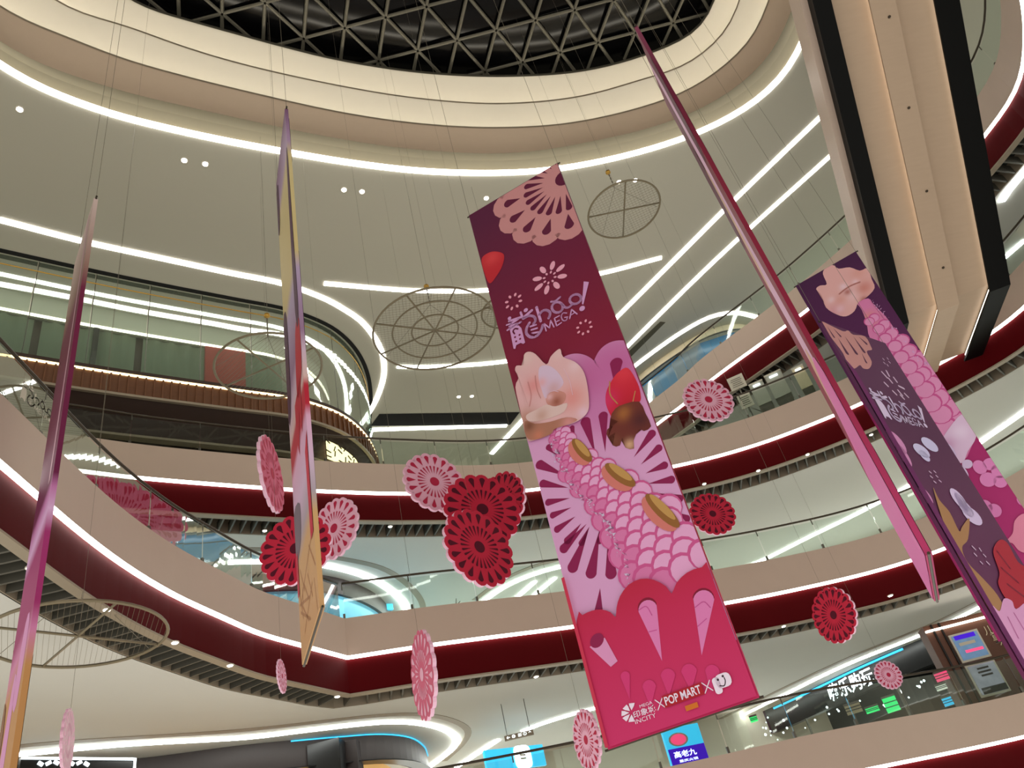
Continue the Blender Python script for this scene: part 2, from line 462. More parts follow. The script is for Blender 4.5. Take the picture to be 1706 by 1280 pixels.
# ------------------------------------------------------------------ glass balustrades
def balustrade(path, z, label, h=0.95, pane=1.9, rail='rail_bronze', off=0.14, lo=None):
    b = path[len(path) // 2]
    root = empty('glass_balustrade', (b.x, b.y, z)); tag(root, label, 'balustrade', 'glass balustrades of the galleries')
    nn = normals(path); inner = [p + n_ * off for p, n_ in zip(path, nn)]
    fine = resample(inner, 0.2); k = max(2, int(pane / 0.2)); mb = MB()
    for i in range(0, len(fine) - 1, k):
        seg = fine[i:i + k + 1]
        if len(seg) < 3: continue
        a, c = seg[0], seg[-1]
        seg = [a.lerp(seg[1], 0.08)] + seg[1:-1] + [c.lerp(seg[-2], 0.08)]
        v, f = sweep(seg, [(-0.008, z), (0.008, z), (0.008, z + h), (-0.008, z + h)], False, True)
        obj('glass_pane', v, f, 'glass', root)
        t = (seg[-1] - seg[0]).normalized(); rot = Matrix.Rotation(math.atan2(t.y, t.x), 3, 'Z')
        post = MB()
        post.box((a.x, a.y, z + h * 0.09), 0.06, 0.07, h * 0.18, rot)
        post.build('clamp_post', 'steel', root)
        MB().tube([(a.x, a.y, z + h - 0.10), (a.x, a.y, z + h + 0.08)], 0.018, 6).build('rail_bracket', 'steel', root)
    MB().tube([(p.x, p.y, z + h + 0.09) for p in resample(inner, 0.4)], 0.032, 8).build('handrail', rail, root, True)
    return root
balustrade(seg_near(PATH['A'], lambda p: p.y > 14 and p.x > -6), ZA + UP, 'glass balustrade of the lowest gallery in front of the dark shops')
balustrade(bl, ZB + UP, 'glass balustrade on the left sweep of the second gallery, beside the leftmost banner')
balustrade(seg_near(br, lambda p: p.y > 6), ZB + UP, 'long glass balustrade on the far side of the second gallery')
balustrade(seg_near(PATH['C'], lambda p: p.y > 10), ZC + UP, 'glass balustrade of the third gallery below the wood-fronted restaurant')
balustrade(seg_near(PATH['D'], lambda p: p.y < 33), ZD + UP, 'glass balustrade of the top gallery at the right, above the blue shopfront')

# ------------------------------------------------------------------ light lines and slots in the top ceiling
def cl(px, z, width, mat='led', parent=None, name='led_strip'):
    return led_line(name, pl(px, z), z, width, parent, mat)
S2 = [(0, 366), (144, 403), (269, 430), (386, 455), (470, 472), (540, 497), (573, 515), (604, 537), (634, 581), (640, 618), (630, 658), (610, 695), (585, 728)]
cl(S2, ZT, 0.20, parent=ceiling)
cl([(540, 472), (671, 483), (738, 485), (815, 483), (988, 458), (1102, 429)], ZT, 0.18, parent=ceiling)
cl([(662, 611), (721, 611), (849, 601), (960, 575)], ZT, 0.18, 'led_gal', ceiling)
cl([(1390, 172), (1216, 340), (1136, 420), (1005, 551)], ZT, 0.18, parent=ceiling)
cl([(1400, 244), (1195, 430), (1020, 602)], ZT, 0.17, parent=ceiling)
cl([(1035, 628), (1049, 616), (1136, 553), (1186, 527), (1225, 521), (1260, 528)], ZT, 0.20, parent=ceiling)
cl([(615, 716), (844, 709)], ZT, 0.2, 'led_gal', ceiling)
cl([(880, 690), (819, 756)], ZT, 0.2, 'led_gal', ceiling)
v = [at(*p, ZT - 0.012) for p in ((632, 690), (866, 687), (850, 708), (617, 710))]
obj('vent_slot', v, [(0, 1, 2, 3)], 'black_matte', ceiling)
v = [at(*p, ZT - 0.012) for p in ((1100, 536), (1109, 537), (1046, 600), (1043, 590))]
obj('vent_slot', v, [(0, 1, 2, 3)], 'vent_grey', ceiling)

M('shop_dark', (42, 32, 30), 0.5, var=0.1)
M('shop_black', (16, 17, 18), 0.3, var=0.1)
M('shop_amber', (226, 178, 112), 0.5, emit=0.55, ec=(240, 190, 120), var=0.15, scale=2)
M('shop_blue', (120, 196, 226), 0.4, emit=0.5, ec=(120, 205, 240), var=0.1, scale=1)
M('sign_white', (245, 250, 255), 0.5, emit=3.0, ec=(235, 250, 255), var=0)
M('sign_cyan', (60, 190, 230), 0.5, emit=1.0, ec=(50, 185, 235), var=0.1, scale=2)
M('sign_purple', (66, 20, 190), 0.5, emit=0.7, ec=(60, 10, 200), var=0.05)
M('sign_green', (40, 200, 110), 0.5, emit=1.2, ec=(40, 230, 120), var=0.1)
M('sign_pink', (235, 80, 120), 0.5, emit=1.0, ec=(240, 70, 120), var=0.1)
M('screen_white', (226, 228, 214), 0.5, emit=0.7, ec=(230, 235, 222), var=0.02)
M('poster_blue', (110, 140, 175), 0.5, emit=0.35, ec=(110, 150, 190), var=0.6, scale=3)
M('poster_grey', (150, 152, 165), 0.5, emit=0.3, ec=(150, 155, 172), var=0.7, scale=3)
M('brown_panel', (98, 64, 50), 0.5, var=0.12, scale=3)
M('frame_light', (205, 200, 185), 0.5, var=0.02)
M('cream', (222, 208, 176), 0.6, var=0.1)
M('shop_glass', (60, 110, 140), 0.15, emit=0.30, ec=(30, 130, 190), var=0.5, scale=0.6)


# ------------------------------------------------------------------ restaurant behind a curved glass screen (third gallery, left)
RP = spline([(-24, 6.5), (-16.5, 13.0), (-13.6, 15.5), (-11.2, 17.5), (-8.5, 19.6), (-7.2, 20.6), (-6.5, 21.35), (-5.85, 22.4), (-5.5, 23.9), (-5.6, 25.8), (-6.4, 28.5), (-7.6, 31)], 0.3)
b0 = RP[len(RP) // 2]
rest = empty('wall_restaurant', (b0.x, b0.y, ZC + 0.35)); tag(rest, 'curved restaurant front with wooden floor edge, glass screen and grey-green curtains', kind='structure')
band('ceiling_slot', RP, -0.10, 0.06, ZT - 0.02, ZT + 0.01, 'black_matte', rest)
band('wood_edge', RP, 0.06, 0.30, 15.85, 16.62, 'wood', rest)
band('floor_slab', RP, 0.30, 9.0, 16.5, 16.75, 'wood_dark', rest)
band('edge_cap', RP, 0.0, 0.34, 16.62, 16.74, 'wood_dark', rest)
band('led_strip', RP, 0.02, 0.06, 16.56, 16.615, 'led_warm', rest)
rib_me = mesh('wood_rib', [(x, y, z) for x in (-.03, .03) for y in (-.025, .025) for z in (15.86, 16.55)], [(0, 1, 3, 2), (4, 6, 7, 5), (0, 4, 5, 1), (2, 3, 7, 6), (0, 2, 6, 4), (1, 5, 7, 3)], 'wood')
Q = resample(RP, 0.24)
for p, n_ in zip(Q, normals(Q)):
    if p.x < -17: continue
    c = p + n_ * 0.03
    mw = Matrix.Translation((c.x, c.y, 0)) @ Matrix.Rotation(math.atan2(n_.y, n_.x), 4, 'Z')
    link('wood_rib', rib_me, rest, WM(rest).inverted() @ mw)
v, f = sweep(RP, [(0.10, 15.85), (0.55, 15.45), (0.75, 14.95), (1.05, 14.9), (1.05, 14.5)]); obj('dark_soffit', v, f, 'wood_dark', rest)
band('soffit_trim', RP, 0.0, 0.10, 15.78, 15.86, 'fascia_trim', rest)
band('soffit_trim', RP, 0.70, 0.95, 14.86, 14.94, 'fascia_trim', rest)
band('lower_wall', RP, 1.2, 1.4, ZC + .35, 14.9, 'wood_dark', rest)
# blinds in the lower wall
Q = resample(RP, 2.3)
for a, c in zip(Q, Q[1:]):
    if a.x < -16 or a.y > 22: continue
    t = (c - a).normalized(); n_ = Vector((-t.y, t.x)); m = (a + c) / 2 + n_ * 1.1
    MB().box((m.x, m.y, 14.42), 2.1, 0.12, 0.55, Matrix.Rotation(math.atan2(t.y, t.x), 3, 'Z')).build('roller_blind', 'blind', rest)
# glass screen panes
fine = resample(RP, 0.2)
for i in range(0, len(fine) - 1, 8):
    seg = fine[i:i + 9]
    if len(seg) < 4 or seg[0].x < -20: continue
    seg = [seg[0].lerp(seg[1], 0.1)] + seg[1:-1] + [seg[-1].lerp(seg[-2], 0.1)]
    v, f = sweep(seg, [(0.10, 16.74), (0.115, 16.74), (0.115, ZT), (0.10, ZT)], False, True)
    obj('glass_pane', v, f, 'glass_screen', rest)
    a = seg[0]; n_ = Vector((-(seg[1] - a).y, (seg[1] - a).x)).normalized() * 0.11
    MB().box((a.x + n_.x, a.y + n_.y, (16.74 + ZT) / 2), 0.018, 0.018, ZT - 16.74).build('glass_joint', 'steel', rest)
rail_p = resample(RP, 0.5); rn = normals(rail_p)
MB().tube([(p.x + n_.x * 0.10, p.y + n_.y * 0.10, ZT - 0.42) for p, n_ in zip(rail_p, rn)], 0.02, 6).build('screen_rail', 'brass', rest)
# interior bulkhead, light lines, curtains and red columns
led_line('led_strip', [tuple(p + n_ * 0.98) for p, n_ in zip(rail_p, rn)], ZT, 0.15, rest, 'led')
band('bulkhead', rail_p, 1.65, 1.80, 19.65, ZT, 'ceiling_paint', rest)
band('led_strip', rail_p[2:-12], 1.60, 1.65, 19.62, 19.70, 'led_soft', rest)
CP = resample([p + n_ * 1.82 for p, n_ in zip(rail_p, rn)], 0.11)
cn = normals(CP)
def curtain(run):
    v = []; f = []
    for i, (p, n_) in enumerate(run):
        q = p + n_ * (0.05 * math.sin(i * 1.35))
        v += [(q.x, q.y, 16.75), (q.x, q.y, 19.7)]
    for i in range(len(run) - 1): f.append((2 * i, 2 * i + 2, 2 * i + 3, 2 * i + 1))
    obj('curtain', v, f, 'curtain', rest, True)
L = list(zip(CP, cn)); size = 27
for s in range(0, len(L) - 3, size):
    if L[s][0].x < -22: continue
    curtain(L[s:s + size - 1])
band('wall_inner', [p for p in CP[::6]], 0.15, 0.2, 16.7, 19.75, 'wood_dark', rest)
for px_, wd in ((376, 1.35), (529, 0.7), (155, 0.16)):
    r_ = ray((px_, 600)); az_ = math.atan2(r_.x, r_.y)
    pth = min(zip(CP, cn), key=lambda q: abs(math.atan2(q[0].x, q[0].y) - az_))
    p = pth[0] - pth[1] * 0.12; ang = math.atan2(pth[1].y, pth[1].x)
    MB().box((p.x, p.y, 18.2), 0.14, wd, 2.9, Matrix.Rotation(ang, 3, 'Z')).build('red_column' if wd > .2 else 'mullion', 'red_column' if wd > .2 else 'shop_black', rest)
# lit golden lattice sign at the rounded end
Q = seg_near(RP, lambda p: 21.8 < p.y < 27.5); nq = normals(Q)
lat = MB()
v, f = sweep(Q, [(0.42, 14.85), (0.46, 14.85), (0.46, 15.6), (0.42, 15.6)], False, True); obj('lit_panel', v, f, 'gold_lit', rest)
for i, (p, n_) in enumerate(zip(Q, nq)):
    for zz in (14.9, 15.1, 15.3, 15.5):
        c = p + n_ * 0.37
        rot = Matrix.Rotation(math.atan2(n_.y, n_.x), 3, 'Z') @ Matrix.Rotation((-1) ** i * 0.8 + zz, 3, 'X')
        if (i + int(zz * 10)) % 3: lat.box((c.x, c.y, zz), 0.03, 0.22, 0.03, rot)
lat.build('lattice', 'wood_dark', rest)

# ------------------------------------------------------------------ gallery ceilings: light arcs, grooves
def arc(px, z, width, parent, groove=None):
    led_line('led_strip', pl(px, z), z, width, parent, 'led_gal', 0.05)
    if groove: led_line('ceiling_groove', pl(groove, z), z, 0.22, parent, 'fascia_trim', 0.015)
cB = [o for o in bpy.data.objects if o.name.startswith('ceiling') and o.get('label', '').endswith('third gallery')][0]
cA = [o for o in bpy.data.objects if o.name.startswith('ceiling') and o.get('label', '').endswith('second gallery')][0]
cC = [o for o in bpy.data.objects if o.name.startswith('ceiling') and o.get('label', '').endswith('top gallery')][0]
zA, zB, zC = ZB - DN - 0.02, ZC - DN - 0.02, ZD - DN - 0.02
arc([(380, 936), (437, 935), (500, 936), (544, 942), (605, 958), (643, 978), (670, 1002), (682, 1030)], zB, 0.20, cB, [(400, 915), (480, 917), (564, 930), (634, 946), (678, 973), (702, 1002), (706, 1022)])
arc([(788, 1015), (839, 978), (889, 956), (945, 941), (1010, 930)], zB, 0.18, cB, [(790, 1000), (835, 968), (885, 945), (940, 930)])
arc([(849, 1006), (892, 968)], zB, 0.12, cB)
arc([(880, 1000), (925, 962)], zB, 0.12, cB)
arc([(1240, 945), (1274, 931), (1350, 893), (1438, 850), (1520, 806)], zB, 0.16, cB)
arc([(1590, 770), (1636, 734), (1706, 685), (1760, 640)], zB, 0.2, cB)
arc([(1668, 335), (1676, 322), (1706, 285), (1740, 240)], zC, 0.2, cC)
arc([(1660, 440), (1706, 400)], zC, 0.14, cC)
arc([(-40, 1260), (39, 1255), (197, 1240), (420, 1227), (503, 1217), (632, 1203), (684, 1203), (735, 1213), (758, 1228), (761, 1236), (753, 1248), (713, 1279)], zA, 0.16, cA,
    [(-40, 1250), (100, 1237), (400, 1217), (632, 1192), (690, 1190), (735, 1195), (770, 1208), (780, 1220), (770, 1240), (740, 1268)])
arc([(760, 1278), (830, 1232)], zA, 0.16, cA)
arc([(870, 1218), (900, 1206), (965, 1186), (1040, 1168)], zA, 0.14, cA)
arc([(1090, 1250), (1183, 1216), (1290, 1165), (1405, 1109), (1556, 1048), (1640, 1007), (1720, 965)], zA, 0.14, cA, [(1183, 1206), (1405, 1100), (1556, 1038), (1640, 997)])

# ------------------------------------------------------------------ shopfronts
def vpanel(name, tl, blp, tr, brp, dl, dr, thick, mat, parent=None):
    """upright board whose left/right edges stand at horizontal distances dl, dr"""
    a, c = at_d(*blp, dl), at_d(*brp, dr); a1, c1 = at_d(*tl, dl), at_d(*tr, dr)
    zb = (a.z + c.z) / 2; zt = (a1.z + c1.z) / 2
    x = Vector((c.x - a.x, c.y - a.y, 0)); wd = x.length; x.normalize()
    n = Vector((-x.y, x.x, 0))
    fr = Matrix((( x.x, n.x, 0, a.x), (x.y, n.y, 0, a.y), (0, 0, 1, zb), (0, 0, 0, 1)))
    v = [fr @ Vector((u, w_, h)) for u in (0, wd) for w_ in (0, thick) for h in (0, zt - zb)]
    o = obj(name, v, [(0, 1, 3, 2), (4, 6, 7, 5), (0, 4, 5, 1), (2, 3, 7, 6), (0, 2, 6, 4), (1, 5, 7, 3)], mat, parent)
    return o, fr, wd, zt - zb
_FONT = None
def text_mesh(s, size=1.0, depth=0.0, bold=0.0):
    cu = bpy.data.curves.new('lettering', 'FONT'); cu.body = s; cu.size = size; cu.extrude = depth; cu.offset = bold
    cu.align_x = 'CENTER'; cu.align_y = 'CENTER'; cu.resolution_u = 3
    o = bpy.data.objects.new('lettering', cu); COL.objects.link(o)
    dg = bpy.context.evaluated_depsgraph_get(); dg.update()
    me = bpy.data.meshes.new_from_object(o.evaluated_get(dg))
    bpy.data.objects.remove(o); bpy.data.curves.remove(cu)
    return [v.co.copy() for v in me.vertices], [tuple(p.vertices) for p in me.polygons]
def lettering(name, s, fr, cx, cz, w, h, mat, parent, y=-0.01, bold=0.0, slant=0.0):
    """upright lettering fitted into w x h, centred at (cx, cz) of a board's frame"""
    v, f = text_mesh(s, bold=bold)
    xs = [q.x for q in v]; ys = [q.y for q in v]
    kx = w / max(1e-6, max(xs) - min(xs)); ky = h / max(1e-6, max(ys) - min(ys)); mx = (max(xs) + min(xs)) / 2; my = (max(ys) + min(ys)) / 2
    P = [fr @ Vector((cx + (q.x - mx) * kx + (q.y - my) * ky * slant, y, cz + (q.y - my) * ky)) for q in v]
    return obj(name, P, f, mat, parent)

# dark shopfront, lowest gallery, left
FP = spline(pl([(-60, 1282), (60, 1272), (225, 1264), (400, 1242), (568, 1226), (632, 1222), (680, 1227), (705, 1242), (712, 1258)], zA), 0.3)
fb = FP[len(FP) // 2]
sh = empty('shopfront', (fb.x, fb.y, ZA + 0.35)); tag(sh, 'dark brown shopfront with rounded amber-lit corner at the bottom left', 'shop')
band('bulkhead', FP, 0.0, 0.3, zA - 0.75, zA - 0.005, 'shop_dark', sh)
band('cyan_edge', seg_near(FP, lambda p: p.x > fb.x), -0.03, 0.0, zA - 0.05, zA - 0.02, 'sign_cyan', sh)
band('lit_interior', FP, 1.0, 1.1, ZA + 0.35, zA - 0.5, 'shop_amber', sh)
led_line('bulkhead_rim', [tuple(p) for p in FP[::3]], zA - 0.75, 0.4, sh, 'shop_black')
for px0, dw in ((545, 0.9), (585, 0.5)):
    c = at(px0, 1228, zA); MB().box((c.x, c.y - 0.15, (zA + ZA) / 2), dw, 0.5, zA - ZA - 0.4).build('pier', 'shop_black' if dw > .6 else 'shop_dark', sh)
vpanel('lit_screen', (398, 1276), (400, 1330), (502, 1264), (503, 1330), 24.2, 24.6, 0.1, 'screen_white', sh)
sg, fr, wd, hh = vpanel('hanging_sign', (30, 1262), (30, 1300), (222, 1266), (224, 1300), 22.0, 23.0, 0.12, 'shop_black')
tag(sg, 'black hanging shop sign with a white outline and glowing white strokes at the bottom left', 'sign')
for (x0, z0, x1, z1) in ((0, .97, 1, .97), (0.99, .0, .99, .97)):
    MB().box(fr @ Vector((wd * (x0 + x1) / 2, -.02, hh * (z0 + z1) / 2)), max(.05, wd * (x1 - x0)), .03, max(.05, hh * (z1 - z0)), fr.to_3x3()).build('outline', 'sign_white', sg)
for i in range(7):
    MB().box(fr @ Vector((wd * (.16 + .065 * i), -.02, hh * (.72 + .03 * (i % 3)))), wd * .045, .03, hh * .16, fr.to_3x3() @ Matrix.Rotation(.5 * (-1) ** i, 3, 'Y')).build('glowing_stroke', 'sign_white', sg)
vpanel('shop_light', (30, 1258), (30, 1268), (145, 1250), (147, 1264), 26, 27, 0.1, 'sign_cyan', sg)

# blue shopfront arc, second gallery
FP = spline(pl([(420, 960), (500, 958), (560, 966), (610, 985), (640, 1010), (650, 1040), (640, 1070)], zB), 0.3)
fb = FP[len(FP) // 2]
sh = empty('shopfront', (fb.x, fb.y, ZB + 0.35)); tag(sh, 'rounded shopfront glowing light blue behind the second gallery', 'shop')
band('glowing_wall', FP, 0.0, 0.2, ZB + 0.35, zB, 'shop_blue', sh)
band('bulkhead', FP, -0.12, 0.0, zB - 0.55, zB, 'shop_dark', sh)
vpanel('lit_sign', (612, 975), (615, 1012), (652, 985), (656, 1020), 27.5, 27.8, 0.1, 'sign_cyan', sh)

# blue glass shop under the arc, top gallery right
FP = spline(pl([(1040, 668), (1070, 634), (1136, 586), (1186, 559), (1230, 549), (1270, 556)], ZT - .33), 0.3)
fb = FP[len(FP) // 2]
sh = empty('shopfront', (fb.x, fb.y, ZD + 0.35)); tag(sh, 'curved shopfront with blue glass below the arched light at the upper right', 'shop')
band('bulkhead', FP, 0.0, 0.3, ZT - 0.32, ZT, 'cream', sh)
band('bulkhead_line', FP, -0.03, 0.0, ZT - 0.36, ZT - 0.30, 'shop_black', sh)
Q = resample(FP, 1.7)
for i, (a, c) in enumerate(zip(Q, Q[1:])):
    t = (c - a).normalized(); n_ = Vector((-t.y, t.x)); m = (a + c) / 2 + n_ * 0.2
    MB().box((m.x, m.y, (ZD + .35 + ZT - .32) / 2), (c - a).length * 0.96, 0.06, ZT - .32 - ZD - .35, Matrix.Rotation(math.atan2(t.y, t.x), 3, 'Z')).build('glass_pane', 'shop_glass', sh)
for (x, y) in ((1138, 607), (1161, 600)):
    vpanel('lit_sign', (x - 8, y - 6), (x - 8, y + 6), (x + 8, y - 12), (x + 8, y + 2), 31, 31, 0.05, 'sign_white', sh)

# dark shops of the lowest gallery, right
FP = spline(pl([(1175, 1228), (1240, 1199), (1310, 1168), (1440, 1106), (1556, 1056)], zA), 0.4)
fb = FP[len(FP) // 2]
sh = empty('shopfront', (fb.x, fb.y, ZA + 0.35)); tag(sh, 'black open shopfront with glowing white sign behind the lowest balcony', 'shop')
band('sign_board', FP, 0.0, 0.3, zA - 0.85, zA, 'shop_black', sh)
band('back_wall', FP, 2.2, 2.4, ZA + 0.3, zA, 'shop_black', sh)
band('cyan_edge', FP[len(FP) // 3:-3], -0.03, 0.0, zA - 0.10, zA - 0.03, 'sign_cyan', sh)
def board_frame(p0, p1, z):
    x = Vector((p1[0] - p0[0], p1[1] - p0[1], 0)).normalized()
    return Matrix(((x.x, -x.y, 0, p0[0]), (x.y, x.x, 0, p0[1]), (0, 0, 1, z), (0, 0, 0, 1)))
p0, p1 = at(1372, 1138, zA), at(1448, 1103, zA)
fr = board_frame(p0, p1, zA - 0.85); wd = (p1 - p0).length
lettering('lettering', '嗨乐购玩', fr, wd * 0.5, 0.42, wd * 0.95, 0.60, 'sign_white', sh, y=-0.06, bold=0.015, slant=0.12)
for p in FP[2::5]:
    MB().box((p.x, p.y, (ZA + .35 + zA - .85) / 2), 0.07, 0.1, zA - ZA - 1.2).build('mullion', 'steel', sh)
rd = random.Random(11)
goods = []
for i in range(26):
    x = rd.uniform(1250, 1540); y0 = 1262 - (x - 1200) * 0.235
    y = y0 - rd.uniform(6, 48)
    c = at_d(x, y, 29.2 + rd.uniform(-.6, .4)); r = rd.uniform(.018, .045)
    b = MB().lathe([(r * .4, -r), (r, -r * .3), (r, r * .3), (r * .4, r)], c, 8).build('pendant_lamp', 'sign_white')
    tag(b, 'small glowing lamp inside the black shop of the lowest gallery', 'lamp', 'lamps inside the black shop')
for x, y, w_, h_, mt, lab in ((1490, 1172, 22, 26, 'sign_green', 'green glowing shop display next to the pink medallion'), (1582, 1168, 16, 14, 'sign_cyan', 'small turquoise glowing display beside the brown portal'), (1257, 1198, 12, 8, 'sign_green', 'small green exit sign above the lowest balcony'), (1572, 1126, 22, 14, 'sign_pink', 'pink and white glowing shop display beside the brown portal'), (1425, 1180, 26, 16, 'cream', 'cream display shelf with goods inside the black shop'), (1455, 1182, 22, 8, 'sign_green', 'thin green light garland inside the black shop'), (1570, 1145, 18, 8, 'screen_white', 'white glowing price board below the pink display')):
    o, fr, wd, hh = vpanel('shop_display', (x - w_ / 2, y - h_ / 2 + w_ * .13), (x - w_ / 2, y + h_ / 2 + w_ * .13), (x + w_ / 2, y - h_ / 2 - w_ * .13), (x + w_ / 2, y + h_ / 2 - w_ * .13), 26.9, 26.9, 0.12, mt)
    tag(o, lab, 'display')
    for q_ in (.33, .66):
        MB().box(fr @ Vector((wd / 2, -0.02, hh * q_)), wd * 1.0, 0.06, max(.015, hh * .05), fr.to_3x3()).build('shelf', 'shop_black', o)
    MB().box(fr @ Vector((wd / 2, 0.06, hh + 0.03)), wd * 1.04, 0.16, 0.05, fr.to_3x3()).build('display_frame', 'steel', o)

# brown portal with posters
pr = vpanel('portal', (1552, 1050), (1612, 1190), (1650, 1008), (1745, 1150), 27.6, 28.6, 0.5, 'brown_panel')
po, fr, wd, hh = pr
tag(po, 'brown wood-clad shop portal with two framed posters at the lower right', 'portal')
for name, z0, z1, mt in (('poster', 0.50, 0.83, 'poster_blue'), ('poster', 0.10, 0.47, 'poster_grey')):
    x0, x1 = 0.23, 0.60
    f_ = MB(); f_.box(fr @ Vector((wd * (x0 + x1) / 2, -0.03, hh * (z0 + z1) / 2)), wd * (x1 - x0), 0.05, hh * (z1 - z0), fr.to_3x3())
    fo = f_.build('poster_frame', 'frame_light', po)
    MB().box(fr @ Vector((wd * (x0 + x1) / 2, -0.065, hh * (z0 + z1) / 2)), wd * (x1 - x0) - 0.12, 0.02, hh * (z1 - z0) - 0.12, fr.to_3x3()).build(name, mt, fo)
for nm_, x_, z_, w_, h_, mt in (('print_block', .41, .78, .26, .05, 'sign_purple'), ('print_block', .40, .70, .2, .035, 'frame_light'), ('print_block', .44, .61, .22, .03, 'sign_pink'), ('print_block', .42, .40, .14, .02, 'shop_dark'), ('print_block', .42, .36, .16, .02, 'shop_dark'), ('print_block', .43, .32, .14, .02, 'shop_dark'), ('print_block', .43, .16, .3, .07, 'shop_black')):
    MB().box(fr @ Vector((wd * x_, -0.08, hh * z_)), wd * w_, 0.006, hh * h_, fr.to_3x3()).build(nm_, mt, po)
for q in (0.10, 0.20):
    MB().box(fr @ Vector((wd * q, -0.02, hh * 0.5)), 0.05, 0.06, hh, fr.to_3x3()).build('panel_joint', 'shop_black', po)
MB().box(fr @ Vector((wd * 0.5, -0.06, hh * 0.93)), wd, 0.1, 0.05, fr.to_3x3()).build('led_strip', 'led_soft', po)
for i, ch in enumerate('儿童乐园'):
    lettering('lettering', ch, fr, wd * (0.72 + 0.05 * i), hh * (0.78 - 0.075 * i), 0.26, 0.26, 'cream', po, y=-0.04)

# light-box sign with bowl picture, blue screen, wayfinding sign
o, fr, wd, hh = vpanel('lightbox_sign', (1103, 1222), (1122, 1283), (1168, 1197), (1180, 1260), 25.5, 25.9, 0.15, 'sign_cyan')
tag(o, 'cyan and violet light box with Chinese lettering and a bowl, below the central banner', 'sign')
MB().box(fr @ Vector((wd * .5, -0.01, hh * .22)), wd * .98, 0.03, hh * .44, fr.to_3x3()).build('violet_field', 'sign_purple', o)
lettering('lettering', '高老九', fr, wd * .42, hh * .27, wd * .6, hh * .17, 'sign_white', o, y=-0.035, bold=0.008)
lettering('lettering', '重庆火锅', fr, wd * .46, hh * .09, wd * .5, hh * .07, 'sign_white', o, y=-0.035)
bw = MB()
for (r, dz, mt) in ((0.30, 0, 'frame_light'), (0.24, 1, 'sign_pink')):
    pts = [fr @ Vector((wd * .36 + r * math.cos(t), -0.012 - 0.006 * dz, hh * .66 + r * .62 * math.sin(t))) for t in [i * math.pi / 12 for i in range(24)]]
    obj('bowl_print', pts, [tuple(range(24))], mt, o)
o, fr, wd, hh = vpanel('screen', (838, 1262), (815, 1300), (905, 1222), (908, 1262), 26.5, 27.5, 0.12, 'sign_cyan')
tag(o, 'slanting blue video screen with a white emblem under the hanging medallion', 'screen')
pts = [fr @ Vector((wd * .62 + .30 * math.copysign(abs(math.cos(t)) ** .5, math.cos(t)), -.02, hh * .5 + .34 * math.copysign(abs(math.sin(t)) ** .5, math.sin(t)))) for t in [i * math.pi / 12 for i in range(24)]]
obj('emblem', pts, [tuple(range(24))], 'sign_white', o)
for q_ in (.58, .42):
    MB().box(fr @ Vector((wd * .62, -.03, hh * q_)), .2, .01, .05, fr.to_3x3()).build('emblem_bar', 'frame_light', o)
o, fr, wd, hh = vpanel('wayfinding_sign', (840, 1225), (841, 1233), (889, 1217), (890, 1226), 24.5, 24.5, 0.08, 'fascia_trim')
tag(o, 'grey hanging wayfinding sign with white arrows and icons', 'sign')
lettering('lettering', '← ⚇', fr, wd * .22, hh * .5, wd * .3, hh * .6, 'sign_white', o, y=-0.02)
lettering('lettering', '▣ ⓘ ↑', fr, wd * .7, hh * .5, wd * .45, hh * .6, 'sign_white', o, y=-0.02)
for q in (0.1, 0.9):
    c = fr @ Vector((wd * q, 0.04, hh)); MB().tube([c, Vector((c.x, c.y, zA))], 0.012, 6).build('hanger_rod', 'steel', o)

# ------------------------------------------------------------------ escalator seen from below
h = Vector((math.sin(math.radians(12)), math.cos(math.radians(12)), 0)); wv = Vector((h.y, -h.x, 0))
bend = Vector((12.1, 18.35, 12.0)); inc = math.radians(30)
ddn = -h * math.cos(inc) + Vector((0, 0, math.sin(inc)))      # towards the camera and up
nrm = Vector((0, 0, 1)) * math.cos(inc) + h * math.sin(inc)    # out of the truss top
E_LEN, LOW = 13.5, 3.35
low_dir = Vector((math.sin(math.radians(6)), math.cos(math.radians(6)), 0))
es = empty('escalator', bend + low_dir * LOW); tag(es, 'escalator seen from below, beige underside with light lines and black edges', 'escalator')
bis = (nrm + Vector((0, 0, 1))).normalized(); bis = bis / bis.dot(Vector((0, 0, 1)))
def esc_strip(name, s0, s1, d0, d1, mat, ext=0.0):
    """prism between widths s0..s1 and depths d0..d1 (0 = underside, + up into the truss)"""
    v = []
    for base, up in ((bend + low_dir * (LOW + ext), Vector((0, 0, 1))), (bend, bis), (bend + ddn * E_LEN, nrm)):
        for s, d in ((s0, d0), (s1, d0), (s1, d1), (s0, d1)): v.append(base + wv * s + up * d)
    f = [(0, 1, 2, 3), (8, 11, 10, 9)]
    for i in (0, 4):
        for j in range(4): f.append((i + j, i + 4 + j, i + 4 + (j + 1) % 4, i + (j + 1) % 4))
    return obj(name, v, f, mat, es)
esc_strip('soffit_panel', -1.22, -0.28, 0.28, 0.4, 'esc_panel')
esc_strip('soffit_centre', -0.28, 0.14, 0.0, 0.3, 'esc_panel')
esc_strip('soffit_panel', 0.14, 1.10, 0.28, 0.4, 'esc_panel')
esc_strip('edge_beam', -1.62, -1.22, 0.0, 1.0, 'black')
esc_strip('edge_beam', 1.10, 1.50, 0.0, 1.0, 'black')
esc_strip('edge_trim', -1.78, -1.62, 0.35, 1.2, 'fascia')
esc_strip('edge_trim', 1.50, 1.62, 0.35, 1.2, 'fascia')
esc_strip('led_strip', -0.305, -0.285, 0.15, 0.22, 'led_soft')
esc_strip('led_strip', 1.075, 1.095, 0.15, 0.22, 'led_soft')
esc_strip('soffit_lip', -0.42, -0.28, 0.0, 0.06, 'esc_panel')
esc_strip('edge_lip', 0.96, 1.10, 0.0, 0.06, 'black')
